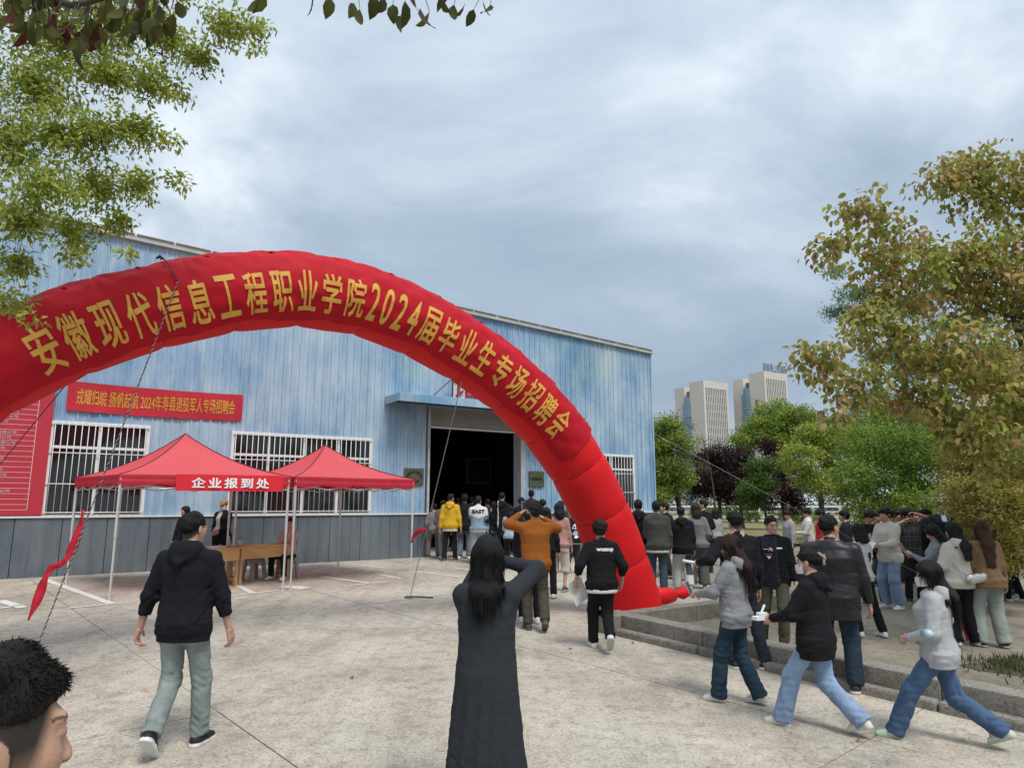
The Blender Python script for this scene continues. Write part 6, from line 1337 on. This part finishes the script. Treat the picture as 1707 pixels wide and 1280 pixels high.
panda_k = [back_text('', .03, 1.26, 0, 0, shape=blob(16, 3, .17, .16)), back_text('', .0, 1.24, 0, 0, mk('print_eye', (.012, .012, .014), .8), shape=(blob(9, 5, .05, .06)[0] + np.array([0, 0, .004]), blob(9, 5, .05, .06)[1])), back_text('', .07, 1.25, 0, 0, mk('print_eye', (.012, .012, .014), .8), shape=(blob(9, 6, .05, .05)[0] + np.array([0, 0, .004]), blob(9, 6, .05, .05)[1])),
           back_text('', .04, 1.10, 0, 0, mk('print_blue', (.30, .45, .60), .8), shape=blob(13, 8, .16, .13)), back_text('', .11, 1.14, 0, 0, mk('print_pink', (.55, .22, .35), .8), shape=(blob(9, 9, .07, .08)[0] + np.array([0, 0, .003]), blob(9, 9, .07, .08)[1])), back_text('', .06, .99, 0, 0, shape=blob(11, 10, .13, .08))]
pan = person('short boy in black cap and black top with a pale print on the back', px=(957, 956), top=848, face=4, up='sweatshirt', upcol=(.011, .012, .013), hem=.82, ease=.05, tee=(.35, .35, .36), lowcol=(.035, .038, .042), leg=(.1, .088, .08), hair='cap', kids=[cap((.010, .010, .012), -1)] + panda_k, hands=((-.22, .16, 1.1), (.25, .03, .84)))
sheets(pan, 0, 'white sheet held up by the boy in the black cap', (-.10, .02, .22), .3, .3, 0, 1, .01)
# behind the right foot of the arch -------------------------------------
person('man in a black hoodie half hidden behind the right leg of the arch', px=(1066, 985), top=832, face=-8, hood=True, upcol=(.010, .010, .012))
person('man in a dark olive jacket and teal jeans with tan boots beside the arch', px=(1098, 991), top=834, face=-6, upcol=(.055, .057, .050), hem=.80, ease=.046, tee=(.5, .5, .48), lowcol=(.035, .062, .078), lowm=DENIM, leg=(.092, .078, .076), shoe=(.17, .10, .045), sole=(.12, .08, .05), hair='short', feet=((-.11, .02, 0, 0), (.10, -.05, 0, 0)))
person('man in navy with his face turned left behind the olive jacket', px=(1113, 962), top=837, face=40, upcol=NAVY, head=(35, 0, 0))
def patch(V, C_, c): C_[(V[:, 0] > .05) & (V[:, 2] < .75 * c['k']) & (V[:, 2] > .35 * c['k']) & (V[:, 1] < .0)] = (.05, .055, .075); return C_
person('man in a black hoodie and white patchwork trousers walking away', px=(1140, 986), top=844, face=-4, hood=True, upcol=(.010, .010, .013), hem=.76, ease=.05, lowcol=(.50, .50, .47), lowf=patch, leg=(.105, .098, .10), shoe=(.40, .40, .38), feet=((-.10, .12, 0, 0), (.10, -.12, .02, 14)))
person('woman with shoulder-length hair in a grey cardigan and wide grey trousers', px=(1164, 981), top=838, face=-10, sex='f', upcol=(.16, .165, .165), hem=.82, ease=.05, lowcol=(.10, .10, .09), leg=(.11, .11, .12), shoe=(.35, .33, .30), hair='bob', haircol=(.03, .018, .013))
person('man in a black sweater turning his face left behind the grey cardigan', px=(1178, 957), top=833, face=30, upcol=(.010, .010, .012), head=(40, 0, 0), hair='short')
# group at the kerb -----------------------------------------------------
person('woman with black hair in a pale grey top behind the man holding rolled paper', px=(1197, 945), top=848, face=20, sex='f', upcol=(.30, .32, .31), hair='bob')
c2 = person('man in a navy-black jacket with his back turned, holding a rolled paper', px=(1240, 1112), top=851, face=4, upcol=(.009, .010, .014), ease=.036, lowcol=(.02, .025, .035), lowm=DENIM, shoe=(.012, .012, .013), sole=(.6, .6, .58), hair='short', hands=((-.42, .14, 1.14), (.26, .06, .82)), elbow=((-.6, -.7, -.6), None), feet=((-.12, -.02, 0, 0, 10), (.22, -.10, 0, 0, -75)), build=1.06, curl=(.9, .4))
t_ = thing('rolled_paper', 'white paper tube in the hand of the man in the navy-black jacket', 'paper roll', tuple(held(c2, 0, (.0, .0, .01)))); mb = MB(); mb.tube([(-.16, -.02, .03), (.12, .03, -.02)], .018, 10); mb.build('tube', M_paper, t_, True)
def open_jk(V, C_, c):
    m = (V[:, 1] > .02) & (np.abs(V[:, 0]) < (.075 + .02 * (1.45 - V[:, 2] / c['k'])) * c['k']) & (V[:, 2] < 1.50 * c['k']); C_[m] = (.016, .016, .026); e = (V[:, 1] > .02) & (np.abs(np.abs(V[:, 0]) - (.085 + .02 * (1.45 - V[:, 2] / c['k'])) * c['k']) < .008); C_[e] = (.03, .03, .032); return C_
person('man with glasses in an open black jacket facing the camera', px=(1292, 1076), top=859, dz=.03, face=163, head=(20, -4, 5), upcol=(.008, .008, .0095), upf=open_jk, hem=.78, ease=.036, lowcol=(.075, .075, .050), leg=(.092, .078, .076), shoe=(.03, .03, .03), hair='short', hands=((-.27, .06, .80), (.27, .05, .80)), kids=[spectacles(), back_text('一大', .02, 1.285, .12, .05, front=True), back_text('', .015, 1.215, .09, .02, mk('print_red', (.35, .05, .05), .8), front=True, shape=(np.array([(-.045, -.012, 0), (.045, -.012, 0), (.045, .012, 0), (-.045, .012, 0)], float), [(0, 1, 2, 3)])), back_text('', .015, 1.175, .05, .03, front=True, shape=(np.array([(-.03, .015, 0), (0, -.02, 0), (.03, .015, 0)], float), [(0, 1, 2)])), back_text('', -.125, 1.30, .08, .02, front=True, shape=(np.array([(-.035, -.009, 0), (.035, -.009, 0), (.035, .009, 0), (-.035, .009, 0)], float), [(0, 1, 2, 3)]))], skin=(.52, .31, .22))
c4 = person('woman with long dark red-brown hair in a grey hoodie and dark jeans', px=(1232, 1172), top=890, face=52, sex='f', feet=((-.07, .17, 0, 0), (.09, -.17, .0, 8)), hands=((-.12, .36, 1.10), (.10, .34, 1.08)), elbow=((-.7, -.8, -.5), (.7, -.8, -.5)), head=(8, -12, 0), hood=True, upcol=(.21, .215, .225), hem=.78, ease=.043, lowcol=(.020, .042, .062), lowm=DENIM, leg=(.090, .076, .084), cuff=.05, shoe=(.55, .56, .53), sole=(.50, .48, .42), hair='long', haircol=(.022, .010, .009), curl=(.9, .9))
phone(c4, 0, 'lilac phone in the hands of the woman in the grey hoodie', (.02, .05, .05), 0, (.30, .26, .48), -.4)
def claw(c):
    k = c['k']; T = lambda p: tuple(c['HR'] @ (np.array(p) * k) + c['hc']); mb = MB(); mb.tube([T((-.035, -.13, .07)), T((0, -.155, .03)), T((.02, -.16, -.01))], .013 * k, 8); mb.tube([T((.04, -.12, .06)), T((.02, -.155, .03)), T((-.02, -.155, -.05))], .013 * k, 8); mb.tube([T((.02 + .022 * math.cos(a), -.165, .02 + .022 * math.sin(a))) for a in np.linspace(0, 6.28, 13)], .009 * k, 6); mb.build('hair_claw', mk('claw_clip', (.32, .22, .18), .5), c['obj'], True)
c5 = person('woman with a brown hair claw and face mask in black hoodie and light jeans', px=(1368, 1218), top=903, face=48, sex='f', feet=((-.06, .30, .0, -4), (.08, -.32, .02, 20)), hands=((-.16, .34, 1.06), (.12, .34, 1.04)), elbow=((-.7, -.8, -.5), (.7, -.8, -.5)), head=(6, -8, 0), hood=True, upcol=(.009, .009, .011), hem=.72, ease=.05, lowcol=(.20, .28, .41), lowm=DENIM, lowf=worn_denim, leg=(.092, .080, .086), cuff=.055, shoe=(.60, .57, .52), sole=(.55, .52, .46), hair='bun', kids=[claw, mask], curl=(.9, .9))
t_ = thing('paper_packet', 'crumpled white packet in the hands of the woman in the black hoodie', 'packet', tuple(held(c5, 0, (-.02, .04, .03))), .4); mb = MB(); mb.box(-.08, .05, -.035, .035, -.03, .005); mb.box(-.03, .05, -.03, .03, .006, .035); mb.tube([(.0, 0, .035), (.05, .01, .10)], .007, 6); mb.tube([(.03, .02, .035), (.08, .03, .09)], .007, 6); mb.build('wrap', M_paper, t_, bevel=.012)
person('heavyset man in a black leather jacket and dark jeans seen from behind', px=(1402, 1152), top=857, face=-30, head=(-28, 0, 0), up='leather_jacket', foldk=.6, upcol=(.010, .010, .012), upm=LEATH, hem=.70, ease=.05, build=1.22, lowcol=(.022, .035, .055), lowm=DENIM, leg=(.098, .084, .080), shoe=(.015, .017, .025), hair='crew', skin=(.40, .22, .15), hands=((-.30, .08, .84), (.32, .10, .82)))
def smudge(V, C_, c): C_[(V[:, 0] > .02) & (V[:, 1] < 0) & (np.abs(V[:, 2] - 1.02 * c['k']) < .12) & (np.sin(V[:, 0] * 70) * np.sin(V[:, 2] * 60 + 1) > .25)] *= .62; return C_
c7 = person('woman with long black hair in a light grey hoodie and blue jeans striding left', px=(1578, 1240), top=916, face=58, sex='f', feet=((-.06, .36, .0, -4), (.08, -.40, .03, 26)), hands=((-.10, .22, 1.02), (.24, .10, 1.00)), elbow=((-.7, -.8, -.4), (.8, -.8, -.3)), head=(10, -8, 0), hood=True, upcol=(.36, .37, .385), upf=smudge, hem=.78, ease=.043, lowcol=(.055, .095, .17), lowm=DENIM, lowf=worn_denim, leg=(.092, .080, .084), cuff=.055, shoe=(.48, .54, .46), sole=(.36, .42, .34), hair='long', haircol=(.010, .008, .008), kids=[mask], curl=(.9, .9))
t_ = thing('tumbler', 'small pale blue bottle tucked under the arm of the light grey hoodie', 'bottle', tuple(to_world(c7, np.array([-.235, .06, 1.0 * c7['k']])))); t_.rotation_euler = (R(80), 0, R(-15)); mb = MB(); mb.tube([(0, 0, -.05), (0, 0, .05), (0, 0, .07)], [.034, .036, .03], 14); mb.build('body', mk('tumbler_blue', (.28, .42, .50), .4), t_, True); mb = MB(); mb.tube([(0, 0, .071), (0, 0, .095)], .030, 14); mb.build('cap', mk('tumbler_cap', (.45, .58, .63), .4), t_, True)
def jersey(V, C_, c): C_[:] = (.60, .60, .57); C_[(np.abs(V[:, 0]) > .17 * c['k']) & (V[:, 2] < 1.2 * c['k'])] = (.06, .11, .10); C_[V[:, 2] < .84 * c['k']] = (.03, .03, .03); return C_
person('girl with black hair in a white and green numbered jacket and striped trousers', px=(1446, 1060), top=872, dz=.03, face=18, sex='f', upcol=WHT, upf=jersey, hem=.82, lowcol=(.010, .010, .011), lowf=stripe_leg(WHT, .03), shoe=WHT, hair='bob', kids=[back_text('9', .06, 1.22, .09, .15, mk('print_black', (.015, .015, .018), .8), bold=.05)], head=(-10, -20, 0))
person('young man in a white shirt looking down behind the leather jacket', px=(1352, 962), top=846, face=75, head=(10, -25, 0), upcol=(.60, .59, .55), lowcol=(.06, .06, .06), hair='bowl', hands=((-.1, .3, 1.1), (.1, .3, 1.1)))
person('young man in a red top beside the white shirt, looking down', px=(1376, 968), top=848, face=70, head=(10, -25, 0), upcol=(.50, .03, .05), lowcol=(.04, .04, .05), hair='bowl')
person('young man in a black printed tee looking down at his hands', px=(1460, 1008), top=849, dz=.03, face=140, head=(0, -28, 0), up='tee_shirt', upcol=(.010, .010, .012), sleeve=.5, lowcol=(.07, .062, .048), shoe=(.10, .10, .09), hair='wavy', haircol=(.022, .012, .010), hands=((-.10, .30, 1.06), (.10, .30, 1.06)), kids=[back_text('', -.02, 1.24, 0, 0, mk('print_grey', (.4, .4, .42), .8), front=True, shape=blob(18, 21, .12, .13))], collar=False)
c12 = person('young man in a cream field jacket and blue jeans facing left', px=(1492, 1014), top=845, dz=.03, face=112, head=(0, -4, 0), upcol=(.52, .50, .44), hem=.78, ease=.043, lowcol=(.17, .25, .36), lowm=DENIM, leg=(.102, .092, .088), shoe=WHT, hair='bowl', hands=((-.10, .34, 1.08), (.12, .32, 1.06)))
sheets(c12, 0, 'folded white sheet passed between the cream jacket and the black tee', (0, .05, .06), .2, .9, 0, 1, .01, .15, .21)
def plaid(V, C_, c): C_[:] = np.where(((np.sin(V[:, 0] * 120) > .75) | (np.sin(V[:, 2] * 120) > .75))[:, None], np.array([[.10, .10, .11]]), np.array([[.035, .036, .042]])); return C_
person('man in sunglasses and a grey plaid vest shading his eyes with his hand', px=(1526, 1004), top=847, dz=.03, face=172, upcol=(.04, .04, .05), upf=plaid, sleeve=.5, ease=.05, lowcol=(.02, .02, .025), hair='bowl', hands=((-.12, .16, 1.63), (.13, .18, 1.50)), elbow=((-1.5, .2, .3), (1.2, .3, -.5)), kids=[spectacles(True)], collar=False)
person('young man in a dark navy tee facing left beside the plaid vest', px=(1556, 1000), top=848, dz=.03, face=118, upcol=(.011, .012, .018), sleeve=.5, hair='bowl', collar=False)
person('tall man with glasses in a navy vest over a pale blue shirt at the back', px=(1583, 982), top=835, dz=.03, face=168, upcol=(.012, .016, .030), upf=lambda V, C_, c: np.where(((V[:, 1] > 0) & (np.abs(V[:, 0]) < .05 * c['k']) & (V[:, 2] > 1.33 * c['k']))[:, None], np.array([[.40, .46, .55]]), C_), hair='short', kids=[spectacles()])
for x, yb, yt, f, col, lab in [(1612, 985, 852, 30, (.03, .03, .035), 'dark-clad person behind the cream hoodie, left of two'), (1630, 984, 856, -20, (.02, .022, .03), 'dark-clad person behind the brown jacket, right of two'), (1540, 975, 850, 150, (.05, .045, .04), 'young man deep in the crowd between the plaid vest and the navy vest')]:
    person(lab, px=(x, yb), top=yt, dz=.03, face=f, upcol=col, hair='bowl')
for x, yb, yt, f, col, hs, lab in [(1418, 985, 850, 60, (.02, .02, .024), 'bowl', 'dark-haired man whose head shows right beside the leather jacket'), (1476, 980, 852, 150, (.05, .05, .055), 'wavy', 'man at the back between the black tee and the cream field jacket'), (1508, 972, 849, 190, (.10, .10, .11), 'bowl', 'man in grey at the back right of the cream field jacket'), (1598, 978, 850, 160, (.02, .02, .03), 'bowl', 'dark-clad man just right of the tall man in the navy vest'),
                                   (1648, 990, 858, 20, (.012, .012, .015), 'short', 'man in black whose head rises behind the long brown hair'), (1668, 985, 862, 140, (.03, .035, .05), 'wavy', 'man in dark blue at the back right of the long brown hair'), (1688, 992, 870, 60, (.06, .05, .04), 'bowl', 'man in brown in the shade of the yellow-green tree'), (1322, 960, 850, 100, (.30, .30, .31), 'bowl', 'man in light grey seen behind the shoulder of the man with glasses')]:
    person(lab, px=(x, yb), top=yt, dz=.03, face=f, upcol=col, hair=hs, group='people standing at the back of the crowd')
c19 = person('woman with black hair in a blue-grey sweater looking at her phone', px=(1574, 1062), top=874, dz=.03, face=62, sex='f', upcol=(.22, .25, .29), upm=KNIT, lowcol=(.16, .17, .19), lowm=DENIM, hair='bob', head=(0, -25, 0), hands=((-.06, .34, 1.26), (.12, .30, 1.22)), curl=(.9, .9), shoe=WHT)
phone(c19, 0, 'pink phone held by the woman in the blue-grey sweater', (.02, .05, .06), .6, (.45, .25, .25), -.5)
c20 = person('woman with a ponytail in a cream hoodie and wide black trousers', px=(1612, 1076), top=870, dz=.03, face=12, sex='f', hood=True, upcol=(.56, .53, .45), hem=.80, ease=.046, lowcol=(.009, .009, .010), leg=(.106, .098, .10), feet=((-.13, .03, 0, 0), (.13, -.04, 0, 0)), cuff=.05, shoe=WHT, hair='long', hands=((-.16, .25, 1.1), (.14, .25, 1.1)), kids=[back_text('00', .02, 1.24, .09, .09, mk('print_sand', (.36, .34, .28), .8), bold=.04)])
bgp = to_world(c20, np.array([.06, -.215, .945 * c20['k']])); bg_ = thing('silver_bag', 'shiny silver shoulder bag on the back of the cream hoodie', 'bag', tuple(bgp), c20['face']); A_ = Field(); A_.cone((-.10, 0, .0), (.10, 0, .02), .062, .058, .02, sq=(1, .55, 1.1)); A_.disp = folds(5, .012, 30, 40); V, F = A_.mesh(.008, 1); M_silver = mk('silver_foil', (.62, .62, .62), .28, .1, 20, metal=.85, bump=.4, bscale=25); mobj('pouch', np_mesh('pouch', V, F, M_silver, True), bg_)
mb = MB(); mb.tube([(.12, 0, .03), (.17, .06, .2), (.13, .13, .40), (.0, .16, .5)], .009, 6); mb.tube([(-.12, 0, .03), (-.19, .06, .12), (-.22, .16, .2)], .009, 6); mb.build('strap', M_silver, bg_, True)
person('woman with long brown hair in a tan suede jacket and pale grey jeans', px=(1655, 1078), top=866, dz=.03, face=-6, sex='f', up='suede_jacket', upcol=(.20, .125, .065), hem=.80, ease=.046, lowcol=(.27, .30, .27), lowm=DENIM, leg=(.104, .094, .096), feet=((-.13, 0, 0, 0), (.13, -.04, 0, 0)), cuff=.05, shoe=(.02, .02, .02), sole=(.6, .6, .58), hair='longer', haircol=(.045, .020, .013), hands=((-.26, .05, .84), (.27, .05, .82)))
person('person in black with white shoes bending at the far right edge', px=(1700, 1004), top=868, dz=.03, face=40, upcol=(.010, .010, .012), lowcol=(.010, .010, .012), shoe=WHT, hair='bowl', lean=.25, hands=((-.12, .36, 1.0), (.12, .36, 1.0)))
# under the tents ---------------------------------------------------------
person('woman with long black hair in dark clothes standing behind the left desk', px=(300, 960), top=843, face=165, sex='f', upcol=(.03, .035, .045), hair='long', head=(-20, 0, 0))
def scarf(V, C_, c): C_[(V[:, 1] > 0) & (np.abs(V[:, 0]) < .05 * c['k']) & (V[:, 2] > .95 * c['k'])] = (.55, .52, .49); return C_
person('woman in tan cap, white mask and black coat behind the left desk', px=(363, 957), top=832, face=172, sex='f', upcol=(.011, .011, .013), upf=scarf, hem=.7, ease=.05, hair='cap', kids=[cap((.30, .20, .10)), lambda c: mask(c, (.65, .63, .62))], hands=((-.06, .26, .98), (.07, .26, .98)), curl=(.8, .8))
sx0 = (SEAT_P[0], SEAT_P[1], gz(*SEAT_P)); person('woman in a pale pink jacket and black trousers seated at the right desk', loc=sx0, H=1.62, face=165, sex='f', seat=.50, feet=((-.17, .40, 0, 0), (.17, .36, 0, 0)), hands=((-.20, .34, .92), (.18, .34, .90)), upcol=(.48, .38, .34), hem=.86, ease=.036, lowcol=(.010, .010, .012), shoe=(.62, .60, .58), hair='pony', head=(30, -10, 0))
print('people', len(CREW))
